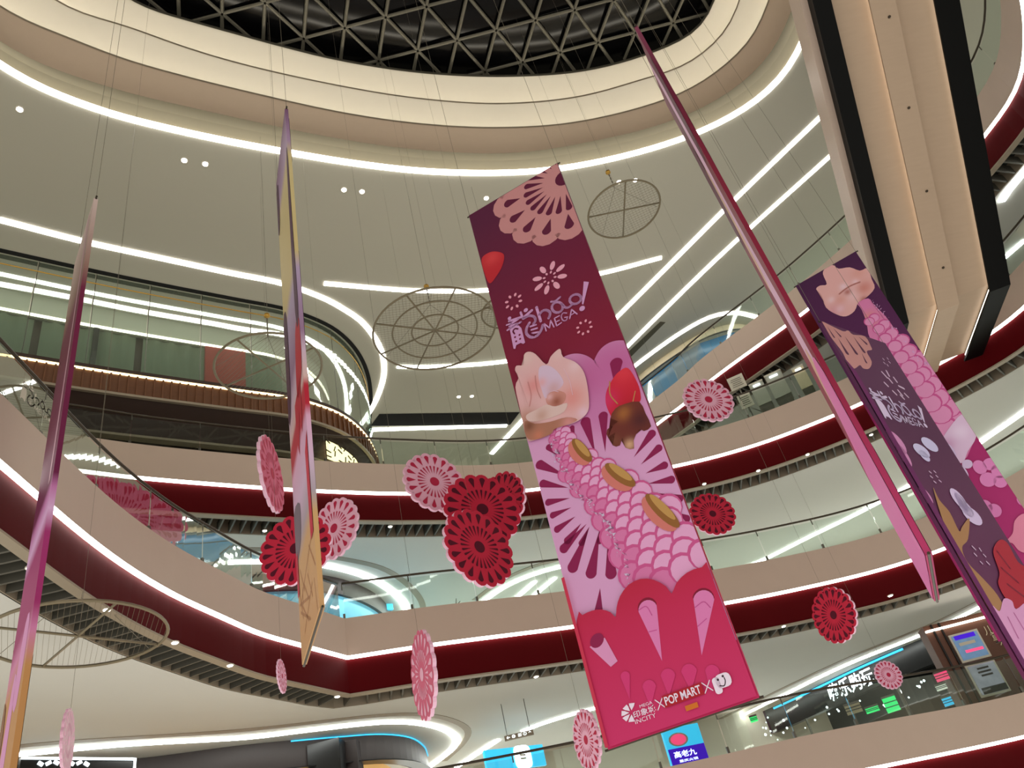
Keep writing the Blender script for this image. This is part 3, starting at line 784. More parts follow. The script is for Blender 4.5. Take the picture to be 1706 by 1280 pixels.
esc_strip('step_deck', -1.2, 1.1, 0.9, 1.0, 'steel')
for t_ in (1.2, 3.4, 5.6, 7.8):
    c = bend + ddn * t_ + wv * -0.07
    MB().lathe([(.035, .0), (.035, -.02), (.015, -.04)], c, 8).build('sprinkler', 'rail_bronze', es)
for s in (-1.5, 1.3):
    esc_strip('glass_side', s, s + 0.015, 1.0, 1.85, 'glass')
    esc_strip('handrail', s - 0.03, s + 0.05, 1.85, 1.93, 'black')
# ------------------------------------------------------------------ small recessed lamps
def downlight(px, py, z, lab, grp, r=0.085):
    c = at(px, py, z)
    root = empty('downlight', (c.x, c.y, z)); tag(root, lab, 'ceiling light', grp)
    MB().lathe([(r * 1.25, 0.0), (r * 1.25, -0.015), (r, -0.02), (r, 0.0)], c, 14).build('rim', 'frame_light', root)
    MB().lathe([(r * .92, -0.001), (r * .8, -0.03)], c, 14).build('lens', 'led', root)
ORD = ['leftmost', 'second', 'third', 'fourth', 'fifth', 'sixth', 'seventh', 'eighth', 'ninth', 'tenth', 'eleventh', 'twelfth']
def ordinal(i, n): return 'leftmost' if i == 0 else ('rightmost' if i == n - 1 else ORD[i] + ' from the left')
top_pts = sorted([(33, 182), (307, 267), (342, 273), (573, 316), (603, 319), (810, 330), (1031, 303), (1058, 300), (764, 661), (786, 660), (1281, 480), (1305, 487)])
near = [p for p in top_pts if p[1] < 400]; rest_ = [p for p in top_pts if p[1] >= 400]
for i, (x, y) in enumerate(near):
    downlight(x, y, ZT, 'recessed downlight near the skylight ring, %s of the front row' % ordinal(i, len(near)), 'downlights of the top ceiling')
for i, (x, y) in enumerate(rest_):
    downlight(x, y, ZT, 'recessed downlight far back in the top ceiling, %s' % ordinal(i, len(rest_)), 'downlights of the top ceiling')
sp = ((52, 946), (178, 1015), (291, 1070), (383, 1108), (562, 1160), (893, 1127), (1305, 1043), (1483, 992))
for i, (x, y) in enumerate(sp):
    downlight(x, y, ZB - DN - 0.02, 'small bright spotlight in the slats under the second gallery, %s' % ordinal(i, len(sp)), 'spotlights under the second gallery', 0.07)
sp = ((441, 884), (650, 877), (1173, 806), (1263, 784), (1345, 757), (1451, 724))
for i, (x, y) in enumerate(sp):
    downlight(x, y, ZC - DN - 0.02, 'small bright spotlight in the slats under the third gallery, %s' % ordinal(i, len(sp)), 'spotlights under the third gallery', 0.06)

# ------------------------------------------------------------------ printed banners
vcol_mat('ink')

PRINT = {}
def P_(c):                                   # flat printing ink
    k = 'ink_%d_%d_%d' % tuple(c)
    if k not in MATS: M(k, tone(c), 0.55, spec=0.25, var=0.0)
    return k
def clip_poly(poly, x0, x1, z0, z1):
    def cut(pts, ins, inter):
        out = []
        for i in range(len(pts)):
            a, b = pts[i - 1], pts[i]
            if ins(b):
                if not ins(a): out.append(inter(a, b))
                out.append(b)
            elif ins(a): out.append(inter(a, b))
        return out
    def ix(c): return lambda a, b: (c, a[1] + (b[1] - a[1]) * (c - a[0]) / (b[0] - a[0]))
    def iz(c): return lambda a, b: (a[0] + (b[0] - a[0]) * (c - a[1]) / (b[1] - a[1]), c)
    for ins, it in ((lambda p: p[0] >= x0, ix(x0)), (lambda p: p[0] <= x1, ix(x1)), (lambda p: p[1] >= z0, iz(z0)), (lambda p: p[1] <= z1, iz(z1))):
        poly = cut(poly, ins, it)
        if len(poly) < 3: return []
    return poly
def smooth_poly(pts, k=4):
    n = len(pts); out = []
    for i in range(n):
        p0, p1, p2, p3 = [Vector(pts[(i + d) % n]) for d in (-1, 0, 1, 2)]
        for j in range(k):
            t = j / k
            q = 0.5 * ((2 * p1) + (p2 - p0) * t + (2 * p0 - 5 * p1 + 4 * p2 - p3) * t * t + (3 * p1 - p0 - 3 * p2 + p3) * t ** 3)
            out.append(tuple(q))
    return out
class Banner:
    """a two-sided hanging cloth panel; local x along its width, z up, -y towards the viewer; base at bottom centre"""
    def __init__(s, label, left, right, zt, zb, bg, group='printed hanging banners'):
        L, R_ = Vector((*left, 0)), Vector((*right, 0)); x = R_ - L
        s.w = x.length; x.normalize(); y = Vector((-x.y, x.x, 0)); c = (L + R_) / 2
        s.h = zt - zb; s.fr = Matrix(((x.x, y.x, 0, c.x), (x.y, y.y, 0, c.y), (0, 0, 1, zb), (0, 0, 0, 1))); s.inv = s.fr.inverted()
        s.root = bpy.data.objects.new('banner', None); COL.objects.link(s.root); s.root.matrix_basis = s.fr
        tag(s.root, label, 'banner', group)
        s.T = 0.03; s.lay = 0
        mb = MB(); mb.box((0, 0, s.h / 2), s.w, 2 * s.T, s.h)
        link('cloth', mesh('cloth', mb.v, mb.f, bg), s.root)
        for z_ in (0.0, s.h):
            mb = MB(); mb.tube([(-s.w / 2 - 0.05, 0, z_), (s.w / 2 + 0.05, 0, z_)], 0.016, 8); link('rod', mesh('rod', mb.v, mb.f, 'rail_bronze'), s.root)
        mb = MB()
        for q in (-1, 1):
            mb = MB(); mb.tube([(q * s.w / 2, 0, s.h), (q * s.w / 2 * 0.9, 0, s.h + (ZT + 4 - zt))], 0.004, 5); link('suspension_wire', mesh('suspension_wire', mb.v, mb.f, 'wire'), s.root)
    def loc(s, p):                           # pixel -> (x, z) on the front face
        r = s.inv.to_3x3() @ ray(p); o = s.inv @ Vector((0, 0, 0))
        t = (-s.T - o.y) / r.y
        q = o + r * t
        return (q.x, q.z)
    def put(s, name, polys, mat, both=False, clip=True):
        s.lay += 1; y = -s.T - 0.0016 * s.lay; v = []; f = []
        for poly in polys:
            if clip: poly = clip_poly(poly, -s.w / 2 + .004, s.w / 2 - .004, 0.01, s.h - 0.01)
            if len(poly) < 3: continue
            n = len(v); v += [(p[0], y, p[1]) for p in poly]; f.append(tuple(range(n, n + len(poly))))
            if both:
                n = len(v); v += [(-p[0], -y, p[1]) for p in poly]; f.append(tuple(range(n, n + len(poly))))
        if f:
            o = link(name, mesh(name, v, f, mat if not isinstance(mat, tuple) else P_(mat)), s.root)
            if len(f) > (2 if both else 1): o['kind'] = 'stuff'
            return o
    def px(s, name, pts, mat, smooth=True, k=4, both=False):
        q = [s.loc(p) for p in pts]
        return s.put(name, [smooth_poly(q, k) if smooth else q], mat, both)
    def shade(s, name, pts, base, spots, k=4, cuts=5):
        """print with soft colour patches: spots = (px, py, radius px, colour)"""
        s.lay += 1; y = -s.T - 0.0016 * s.lay
        q = clip_poly(smooth_poly([s.loc(p) for p in pts], k), -s.w / 2 + .004, s.w / 2 - .004, 0.01, s.h - .01)
        bm = bmesh.new(); vs = [bm.verts.new((a, y, b)) for a, b in q]; bm.faces.new(vs)
        bmesh.ops.triangulate(bm, faces=bm.faces[:])
        for _ in range(cuts):
            es_ = [e for e in bm.edges if e.calc_length() > 0.05]
            if not es_: break
            bmesh.ops.subdivide_edges(bm, edges=es_, cuts=1); bmesh.ops.triangulate(bm, faces=[f_ for f_ in bm.faces if len(f_.verts) > 3])
        me = bpy.data.meshes.new(name); bm.to_mesh(me); bm.free()
        at_ = me.color_attributes.new('ink', 'FLOAT_COLOR', 'POINT')
        sp = []
        for x_, y_, r_, c_ in spots:
            a = Vector(s.loc((x_, y_))); b = Vector(s.loc((x_ + r_, y_))); sp.append((a, (b - a).length, Vector(lin(tone(c_)))))
        for i, vv in enumerate(me.vertices):
            c = Vector(lin(tone(base)))
            for a, r_, c_ in sp:
                wgt = math.exp(-((vv.co.x - a.x) ** 2 + (vv.co.z - a.y) ** 2) / (r_ * r_)); c = c.lerp(c_, min(1, wgt))
            at_.data[i].color = (*c, 1)
        me.materials.append(MATS['ink'])
        return link(name, me, s.root)
def drop(a, b, w, n=9):
    """teardrop: round end at a, point at b"""
    a, b = Vector(a), Vector(b); d = (b - a); L = d.length; d.normalize(); p = Vector((-d.y, d.x)); r = w / 2
    out = [tuple(b)]
    for i in range(n + 1):
        t = math.pi / 2 + 0.15 + (math.pi - 0.3) * i / n
        out.append(tuple(a + d * r + d * (r * math.cos(t)) + p * (r * math.sin(t))))
    return out
def disc2(c, rx, ry=None, rot=0.0, n=18):
    ry = ry or rx; out = []
    for i in range(n):
        t = 2 * math.pi * i / n; x, y = rx * math.cos(t), ry * math.sin(t)
        out.append((c[0] + x * math.cos(rot) - y * math.sin(rot), c[1] + x * math.sin(rot) + y * math.cos(rot)))
    return out
def ribbon(pts, w, closed=False, k=5):
    P = [Vector(p) for p in (smooth_poly(pts, k) if closed else smooth_open(pts, k))]
    polys = []; n = len(P)
    for i in range(n if closed else n - 1):
        a, b = P[i], P[(i + 1) % n]
        if (b - a).length < 1e-5: continue
        d = (b - a).normalized(); p = Vector((-d.y, d.x)) * w / 2
        polys.append([tuple(a - p), tuple(b - p), tuple(b + p), tuple(a + p)])
    polys += [disc2(p, w / 2, n=10) for p in P[::2]] + [disc2(P[-1], w / 2, n=10)]
    return polys
def smooth_open(pts, k):
    if len(pts) < 3: return pts
    e = [tuple(Vector(pts[0]) * 2 - Vector(pts[1]))] + list(pts) + [tuple(Vector(pts[-1]) * 2 - Vector(pts[-2]))]; out = []
    for i in range(1, len(e) - 2):
        p0, p1, p2, p3 = [Vector(q) for q in e[i - 1:i + 3]]
        for j in range(k):
            t = j / k
            out.append(tuple(0.5 * ((2 * p1) + (p2 - p0) * t + (2 * p0 - 5 * p1 + 4 * p2 - p3) * t * t + (3 * p1 - p0 - 3 * p2 + p3) * t ** 3)))
    return out + [tuple(pts[-1])]
def petal_flower(c, R, n=18, rot=0.0):
    """scalloped outline, long drops and short inner drops of a paper-cut medallion"""
    out = []; rl = R * math.sin(math.pi / n) * 1.08
    for i in range(n):
        t = rot + 2 * math.pi * i / n; m = Vector(c) + Vector((math.cos(t), math.sin(t))) * (R - rl)
        for j in range(7):
            a = t - 1.35 + 2.7 * j / 6
            out.append((m.x + rl * math.cos(a), m.y + rl * math.sin(a)))
        t2 = t + math.pi / n; out.append((c[0] + math.cos(t2) * R * 0.84, c[1] + math.sin(t2) * R * 0.84))
    long_, short = [], []
    for i in range(n):
        t = rot + 2 * math.pi * i / n; d = Vector((math.cos(t), math.sin(t)))
        long_.append(drop(Vector(c) + d * R * 0.90, Vector(c) + d * R * 0.60, R * 0.15))
    n2 = int(n * 1.45)
    for i in range(n2):
        t = rot + 2 * math.pi * i / n2; d = Vector((math.cos(t), math.sin(t)))
        short.append(drop(Vector(c) + d * R * 0.55, Vector(c) + d * R * 0.27, R * 0.06, 6))
    return out, long_, short
def firework(bn, p, r_out, r_in, col, n=8, wid=0.34):
    c = Vector(bn.loc(p)); r = (Vector(bn.loc((p[0], p[1] + r_out))) - c).length; q = r * r_in / r_out
    polys = []
    for i in range(n):
        t = 2 * math.pi * i / n + 0.3; d = Vector((math.cos(t), math.sin(t)))
        polys.append(disc2(c + d * (r + q) / 2, (r - q) / 2, r * wid * 0.42, t, 12))
        if r_out > 18: polys.append(disc2(c + d * q * 0.72, q * 0.2, q * 0.14, t, 8))
    bn.put('firework', polys, col)
def ang_pt(az, d): return (math.sin(math.radians(az)) * d, math.cos(math.radians(az)) * d)

# ---- central banner
ramp_mat('cloth_main', [(0.0, (206, 52, 98)), (0.16, (200, 44, 74)), (0.22, (176, 34, 48)), (0.48, (140, 34, 70)), (0.62, (132, 28, 54)), (0.8, (112, 30, 58)), (1.0, (92, 34, 62))], 'Z', 0.0, 9.6)
dL, dR = 10.84, 10.3
B3 = Banner('large crimson banner with a dumpling-headed pink dragon and a red sleeve, in the centre', ang_pt(0.12, dL), ang_pt(10.45, dR), 11.92, 2.035, 'cloth_main')
z3 = lambda x, y: (840 + x / 3.766, 560 + y / 3.766)
z4 = lambda x, y: (900 + x / 3.2, 880 + y / 3.2)
z2 = lambda x, y: (760 + x / 3.763, 260 + y / 3.763)
def PX(fn, L): return [fn(*p) for p in L]
# gold-pink cut paper flower at the top
c = Vector(B3.loc((937, 298))); R_ = (Vector(B3.loc((908, 410))) - c).length
o_, l_, s_ = petal_flower(c, R_, 16, 0.25)
B3.put('paper_flower', [o_], (206, 148, 138))
B3.put('flower_slots', [drop(Vector(d[5]) * .93 + c * .07, Vector(d[0]), R_ * .13) for d in l_] + [drop(Vector(d[4]), d[0], R_ * .09, 6) for d in s_[::1]], (98, 30, 58))
B3.put('flower_eye', [disc2(c + Vector((0.03, 0)), R_ * 0.12)], (98, 30, 58))
# red lantern edge
B3.shade('lantern', PX(z2, [(160, 650), (200, 610), (250, 600), (300, 620), (290, 690), (250, 760), (210, 800), (180, 740)]), (196, 44, 52), [(820, 430, 12, (220, 70, 70))])
firework(B3, (916, 463), 27, 12, (238, 176, 184))
firework(B3, (856, 503), 14, 8, (240, 170, 178)); firework(B3, (974, 546), 13, 8, (240, 170, 178))
# stylised lettering
zl = lambda x, y: (840 + x / 10.66, 480 + y / 10.66)
def logo_polys(bn):
    q = lambda *L: [bn.loc(zl(*p)) for p in L]
    u = (Vector(bn.loc(zl(800, 500))) - Vector(bn.loc(zl(900, 455)))).length / 109.0
    P = []
    def st(w, *L): P.extend(ribbon(q(*L), w * u))
    def el(cx, cy, rx, ry, w, rot=-0.4):
        P.extend(ribbon(q(*[(cx + rx * math.cos(t) * math.cos(rot) - ry * math.sin(t) * math.sin(rot), cy + rx * math.cos(t) * math.sin(rot) + ry * math.sin(t) * math.cos(rot)) for t in [i * math.pi / 5 for i in range(10)]]), w * u, True, 3))
    st(52, (580, 350), (655, 595)); st(50, (628, 480), (690, 412), (760, 400), (815, 435), (818, 490), (797, 540))
    el(950, 350, 98, 92, 48); st(40, (840, 250), (910, 240), (1000, 168)); st(44, (1040, 300), (1090, 352), (1150, 350), (1205, 305)); el(1270, 205, 104, 82, 48)
    P.append(q((1418, -110), (1510, -100), (1412, 300), (1385, 292))); P.append(disc2(bn.loc(zl(1390, 370)), 52 * u))
    P.append(disc2(bn.loc(zl(100, 545)), 36 * u)); st(50, (95, 595), (290, 530)); st(34, (50, 665), (120, 640)); st(46, (130, 640), (250, 560)); st(40, (65, 755), (180, 680), (305, 610)); st(40, (100, 690), (230, 640))
    P.append(q((105, 740), (160, 675), (265, 672), (312, 720), (378, 975), (345, 1000), (300, 982), (222, 1020), (205, 1088), (172, 1085)))
    st(44, (298, 440), (335, 545)); st(54, (345, 535), (495, 405)); P.append(disc2(bn.loc(zl(390, 400)), 42 * u)); st(50, (345, 550), (450, 500), (540, 520), (560, 590), (525, 640))
    st(52, (455, 625), (405, 720), (405, 820), (485, 882), (595, 850), (665, 750), (690, 665)); st(36, (470, 690), (570, 660)); st(36, (490, 750), (590, 720)); st(36, (500, 810), (610, 790))
    st(24, (752, 770), (715, 640)); st(24, (715, 640), (812, 718)); st(24, (812, 718), (830, 580)); st(24, (830, 580), (890, 700))
    st(24, (985, 500), (898, 545)); st(24, (898, 545), (938, 680)); st(24, (938, 680), (1022, 622)); st(22, (918, 612), (985, 580))
    st(24, (1115, 452), (1050, 452), (1020, 515), (1050, 582), (1105, 580), (1132, 520)); st(22, (1132, 520), (1080, 530))
    st(24, (1170, 550), (1202, 388)); st(24, (1202, 388), (1300, 470)); st(20, (1188, 490), (1250, 450))
    return P
LG = logo_polys(B3)
B3.put('logo_lettering', LG, (214, 164, 198))
q = lambda *L: [B3.loc(zl(*p)) for p in L]
u_ = 0.0021
B3.put('logo_cutouts', ribbon(q((250, 735), (200, 730), (165, 775), (190, 820)), .03) + [disc2(B3.loc(zl(*p)), .02) for p in ((200, 880), (220, 955), (290, 910), (280, 840))] + ribbon(q((450, 750), (470, 820), (540, 850)), .035), (120, 28, 62))
zc = [p for poly in LG for p in poly]; LC = (sum(p[0] for p in zc) / len(zc), sum(p[1] for p in zc) / len(zc))
LOGO = [[(p[0] - LC[0], p[1] - LC[1]) for p in poly] for poly in LG]
# pale pink cut-paper flower with magenta drops
lob = lambda cx, cy, r, a0, a1: [(cx + r * math.cos(math.radians(a)), cy + r * math.sin(math.radians(a))) for a in range(a0, a1, 14)]
bgp = lob(961, 632, 42, 195, 345) + lob(1034, 612, 44, 190, 372) + [(1300, 900), (1300, 1040), (880, 1120), (830, 740), (900, 690)]
B3.shade('pink_flower', bgp, (222, 170, 200), [(985, 640, 70, (196, 104, 150)), (1030, 610, 60, (200, 110, 158)), (1000, 690, 40, (206, 130, 172))], k=2)
drops3 = [((505, 515), (575, 745), 78), ((622, 478), (637, 730), 72), ((707, 140), (700, 330), 100), ((945, 595), (815, 765), 60), ((990, 690), (860, 810), 55), ((1030, 805), (890, 865), 55), ((1075, 900), (905, 930), 55), ((1125, 1030), (970, 990), 55), ((1165, 1165), (1060, 1105), 60), ((270, 690), (360, 765), 50), ((205, 800), (390, 880), 72), ((225, 925), (405, 955), 60), ((260, 1050), (415, 1020), 52), ((290, 1135), (425, 1078), 48), ((318, 1228), (450, 1135), 52), ((385, 1305), (487, 1178), 55), ((480, 1320), (537, 1200), 45), ((600, 1310), (602, 1220), 40), ((425, 565), (445, 640), 40)]
drops4 = [((112, 130), (250, -20), 62), ((165, 240), (265, -5), 72), ((268, 272), (320, 10), 72), ((382, 275), (366, 25), 72), ((312, 475), (322, 322), 56)]
PL = [drop(B3.loc(z3(*a)), B3.loc(z3(*b)), w * 0.00215) for a, b, w in drops3] + [drop(B3.loc(z4(*a)), B3.loc(z4(*b)), w * 0.00235) for a, b, w in drops4]
B3.put('flower_drops', PL, (142, 30, 80))
# lantern at the right
B3.shade('lantern', PX(z3, [(780, 205), (720, 230), (680, 280), (645, 350), (640, 420), (665, 490), (700, 530), (790, 470), (850, 420), (860, 380), (840, 300)]), (206, 36, 56), [(1040, 620, 22, (226, 60, 72)), (1012, 668, 18, (214, 50, 96)), (1050, 680, 20, (190, 30, 48))])
B3.put('lantern_rib', ribbon([B3.loc(z3(*p)) for p in ((665, 290), (668, 370), (715, 430))], .02) + ribbon([B3.loc(z3(*p)) for p in ((825, 350), (810, 420))], .016), (196, 140, 84))
B3.shade('tassel', PX(z3, [(700, 460), (760, 430), (850, 415), (890, 490), (925, 570), (880, 600), (850, 590), (815, 660), (818, 710), (765, 705), (745, 640), (730, 690), (685, 690), (700, 610), (655, 640), (650, 590), (720, 540), (670, 520)]), (112, 52, 42), [(1040, 690, 12, (164, 104, 52)), (1050, 742, 9, (214, 176, 130)), (1068, 700, 16, (84, 40, 40)), (1025, 735, 10, (120, 70, 50))], k=2)
# dragon body
body = PX(z3, [(345, 550), (380, 570), (440, 640), (540, 750), (640, 785), (760, 870), (860, 930), (960, 995), (1060, 1080), (1150, 1180), (1210, 1290), (1290, 1420), (1330, 1520), (900, 1640), (790, 1560), (740, 1400), (680, 1285), (620, 1185), (550, 1095), (480, 1005), (410, 935), (370, 835), (320, 695), (300, 615)])
B3.shade('dragon_body', body, (214, 118, 156), [(960, 790, 34, (206, 84, 128)), (1000, 800, 30, (232, 170, 196)), (1060, 860, 40, (232, 176, 204)), (1110, 900, 40, (238, 190, 214)), (1040, 830, 24, (222, 128, 164)), (950, 745, 16, (204, 70, 112))], k=3)
# scales, drawn from the far end so that each overlaps the next
sc_dark, sc_lite = [], []
def in_poly(p, poly):
    c = False
    for a, b in zip(poly, poly[1:] + poly[:1]):
        if (a[1] > p[1]) != (b[1] > p[1]) and p[0] < (b[0] - a[0]) * (p[1] - a[1]) / (b[1] - a[1]) + a[0]: c = not c
    return c
u_px, v_px = Vector((0.60, 0.80)), Vector((0.80, -0.60)); t = 0.0; row_i = 0; p_start = Vector(z3(360, 560))
while t < 330:
    r = 7.5 + 0.062 * t
    for j in range(-9, 12):
        q_ = p_start + u_px * t + v_px * ((j + 0.5 * (row_i % 2)) * r * 1.5)
        if not in_poly(q_, body): continue
        c = B3.loc(q_); k = (Vector(B3.loc((q_.x + r, q_.y))) - Vector(c)).length
        side = in_poly(q_ - v_px * r * 1.6, body)
        sc_lite.append((disc2(c, k * .98, k * 1.12, .5, 14), disc2((c[0] + k * .03, c[1] - k * .10), k * 0.85, k * 0.98, .5, 14), 1 if side else 2))
    t += r * 0.85; row_i += 1
B3.lay += 1
dk, lt = MATS[P_((214, 104, 150))], None
yb = B3.lay
def stack(bn, name, pairs, c0, c1, c2=None):
    """overlapping printed scales: dark rim and light face one above the other"""
    v = []; f = []; mi = []; y = -bn.T - 0.0016 * bn.lay
    for i, (a, b, *m2) in enumerate(pairs):
        for poly, m_, dy in ((a, 0, 0), (b, m2[0] if m2 else 1, 0.00003)):
            poly = clip_poly(poly, -bn.w / 2 + .004, bn.w / 2 - .004, .01, bn.h - .01)
            if len(poly) < 3: continue
            n = len(v); v += [(p[0], y - 0.00006 * i - dy, p[1]) for p in poly]; f.append(tuple(range(n, n + len(poly)))); mi.append(m_)
    me = mesh(name, v, f, [P_(c0), P_(c1), P_(c2 or c1)]); me.polygons.foreach_set('material_index', mi)
    bn.lay += 1 + int(len(pairs) * 0.00006 / 0.0016 + 1)
    o = link(name, me, bn.root); o['kind'] = 'stuff'
    return o
stack(B3, 'scales', sc_lite, (208, 92, 142), (234, 176, 204), (220, 128, 168))
# tinsel along the back
rt = random.Random(5); tin = []
for (a, b) in zip(PX(z3, [(290, 640), (340, 770), (400, 890), (470, 990), (560, 1080), (640, 1170), (690, 1270)]) + [z4(430, 120)], PX(z3, [(340, 770), (400, 890), (470, 990), (560, 1080), (640, 1170), (690, 1270)]) + [z4(430, 120), z4(485, 300)]):
    for i in range(16):
        t = rt.random(); x = a[0] + (b[0] - a[0]) * t + rt.uniform(-6, 5); y = a[1] + (b[1] - a[1]) * t + rt.uniform(-4, 4)
        s0 = rt.uniform(2, 5); tin.append([B3.loc((x + rt.uniform(-s0, s0), y + rt.uniform(-s0, s0))) for _ in range(3)])
B3.put('tinsel_dark', [[(p[0] + .03, p[1] - .02) for p in t] for t in tin[::2]], (150, 100, 130)); B3.put('tinsel', tin, (214, 204, 214))
# gold coins
for (x, y), (rx, ry), rot in ((z3(478, 738), (34, 96), 0.35), (z3(715, 895), (40, 120), 0.55), (z3(980, 1120), (42, 150), 0.42)):
    c = B3.loc((x, y)); k = (Vector(B3.loc((x + 10, y))) - Vector(c)).length / 10 / 3.766
    B3.put('coin_side', [disc2(c, rx * k * 1.55, ry * k, rot, 20)], (214, 128, 110))
    B3.put('coin_rim', [disc2((c[0] + rx * k * .55, c[1] + .02), rx * k * .95, ry * k * 1.02, rot, 20)], (150, 104, 50))
    B3.put('coin_face', [disc2((c[0] + rx * k * .75, c[1] + ry * k * .2), rx * k * .55, ry * k * .78, rot, 20)], (196, 156, 84))
# dumpling head
B3.shade('dumpling', PX(z3, [(78, 225), (88, 195), (130, 190), (133, 130), (160, 108), (205, 122), (272, 188), (300, 140), (335, 103), (362, 92), (378, 140), (450, 170), (500, 220), (525, 290), (540, 400), (535, 480), (490, 530), (430, 560), (330, 590), (300, 625), (200, 662), (150, 650), (110, 470), (80, 330), (100, 270)]), (230, 190, 178),
         [(955, 665, 22, (228, 158, 142)), (892, 645, 16, (228, 158, 146)), (880, 700, 18, (196, 150, 124)), (888, 722, 12, (150, 98, 70)), (905, 728, 10, (206, 136, 104)), (878, 600, 12, (232, 206, 186)), (932, 592, 10, (232, 200, 184)), (974, 690, 9, (234, 202, 202)), (960, 612, 10, (236, 206, 196))], k=3, cuts=8)
B3.shade('dumpling_fold', PX(z3, [(232, 205), (290, 196), (345, 235), (382, 300), (350, 345), (300, 362), (268, 400), (246, 350), (226, 280)]), (222, 202, 210), [(925, 650, 12, (214, 176, 172)), (905, 640, 8, (230, 180, 176))], k=3)
B3.shade('dumpling_fold', PX(z3, [(272, 402), (298, 364), (345, 352), (395, 372), (385, 425), (335, 450), (285, 440)]), (208, 150, 128), [(930, 672, 9, (160, 96, 74)), (918, 664, 5, (228, 186, 176))], k=3)
B3.shade('dumpling_fold', PX(z3, [(150, 505), (215, 470), (275, 440), (330, 452), (405, 430), (385, 485), (310, 520), (215, 545), (160, 540)]), (226, 202, 182), [(905, 695, 10, (206, 170, 146))], k=3)
B3.shade('dumpling_base', PX(z3, [(140, 545), (205, 560), (300, 548), (400, 520), (470, 535), (400, 568), (325, 592), (300, 625), (200, 660), (150, 640)]), (176, 124, 94), [(885, 712, 9, (130, 86, 62)), (900, 728, 8, (204, 132, 98)), (950, 706, 12, (214, 150, 136))], k=3)
B3.put('dumpling_crease', ribbon([B3.loc(z3(*p)) for p in ((275, 400), (285, 370), (320, 355), (350, 360))], .014) + ribbon([B3.loc(z3(*p)) for p in ((385, 215), (420, 290), (440, 380))], .01), (238, 206, 202))
B3.put('dumpling_crease', ribbon([B3.loc(z3(*p)) for p in ((160, 300), (180, 380), (170, 450))], .012) + ribbon([B3.loc(z3(*p)) for p in ((205, 260), (215, 340), (240, 400))], .012), (206, 146, 132))
# red sleeve
ramp_mat('sleeve', [(0.0, (208, 54, 104)), (0.45, (200, 44, 84)), (0.75, (184, 34, 50)), (1.0, (172, 34, 44))], 'Z', 0.0, 2.9)
sl_pts = PX(z4, [(205, 500), (235, 470), (285, 447), (335, 440), (385, 455), (412, 480), (417, 430), (435, 370), (480, 310), (545, 278), (615, 283), (680, 318), (710, 356), (735, 300), (790, 245), (870, 216), (960, 225), (1300, 900), (1250, 980), (300, 1300), (200, 1100)])
B3.put('sleeve', [smooth_poly([B3.loc(p) for p in sl_pts], 2)], 'sleeve')
B3.put('opening_rim', [drop(B3.loc(z4(565, 380)), B3.loc(z4(650, 640)), .27), drop(B3.loc(z4(880, 326)), B3.loc(z4(872, 600)), .28)], (134, 24, 52))  # dark rim printed round the sleeve openings
B3.put('sleeve_opening', [drop(B3.loc(z4(570, 393)), B3.loc(z4(660, 715)), .26), drop(B3.loc(z4(882, 338)), B3.loc(z4(870, 685)), .27)], (226, 134, 178))
B3.put('opening_scales', ribbon([B3.loc(z4(*p)) for p in ((535, 445), (575, 425), (605, 470))], .012) + ribbon([B3.loc(z4(*p)) for p in ((590, 560), (630, 550))], .012) + ribbon([B3.loc(z4(*p)) for p in ((835, 430), (880, 400), (915, 430))], .012) + ribbon([B3.loc(z4(*p)) for p in ((850, 530), (895, 490))], .012), (206, 92, 150))
B3.put('curl', [[B3.loc(z4(*p)) for p in ((275, 640), (355, 590), (424, 715), (388, 746))]], (226, 158, 190))
B3.put('curl_mouth', [disc2(B3.loc(z4(314, 606)), .105, .085, .4)], (146, 34, 78))
B3.put('faint_drops', [drop(B3.loc(z4(x, y)), B3.loc(z4(x + dx, y + 150)), w) for x, y, dx, w in ((690, 755, 8, .19), (800, 730, 15, .2), (930, 735, -10, .18), (590, 815, 10, .18), (460, 770, 30, .13))], (214, 62, 116))
# sponsor line
ZR = B3.fr.copy()
def banner_text(bn, s_txt, p, h, mat, w=None, name='lettering', bold=0.0):
    v, f = text_mesh(s_txt, bold=bold)
    xs = [q.x for q in v]; ys = [q.y for q in v]; k = h / (max(ys) - min(ys)); kx = (w / (max(xs) - min(xs))) if w else k
    mx, my = (max(xs) + min(xs)) / 2, (max(ys) + min(ys)) / 2; c = bn.loc(p); bn.lay += 1
    return link(name, mesh(name, [(c[0] + (q.x - mx) * kx, -bn.T - .0016 * bn.lay, c[1] + (q.y - my) * k) for q in v], f, mat if isinstance(mat, str) else P_(mat)), bn.root)
WHITE = (244, 236, 238)
banner_text(B3, 'MEGA', z4(575, 945), .036, WHITE, .17); banner_text(B3, '印象城', z4(567, 983), .082, WHITE, .30, bold=0.01); banner_text(B3, 'INCITY', z4(573, 1020), .05, WHITE, .28)
c = Vector(B3.loc(z4(500, 988))); fan = []
for i in range(5):
    t = math.radians(75 + i * 45); fan.append([tuple(c + Vector((math.cos(t + a) , math.sin(t + a) * .78)) * r) for a, r in ((0, .03), (-.32, .10), (-.28, .14), (.28, .14), (.32, .10))])
B3.put('emblem', fan, WHITE)
for p in (z4(652, 942), z4(902, 852)):
    c = Vector(B3.loc(p)); B3.put('cross_mark', ribbon([tuple(c + Vector((-.05, -.06))), tuple(c + Vector((.05, .06)))], .012) + ribbon([tuple(c + Vector((-.05, .06))), tuple(c + Vector((.05, -.06)))], .012), WHITE)
c = B3.loc(z4(773, 897)); B3.put('logo_plate', [[(c[0] - .26, c[1] - .07), (c[0] + .26, c[1] - .07), (c[0] + .26, c[1] + .07), (c[0] - .26, c[1] + .07)]], (176, 30, 44))
banner_text(B3, 'POP MART', z4(771, 897), .10, WHITE, .47, bold=0.02)
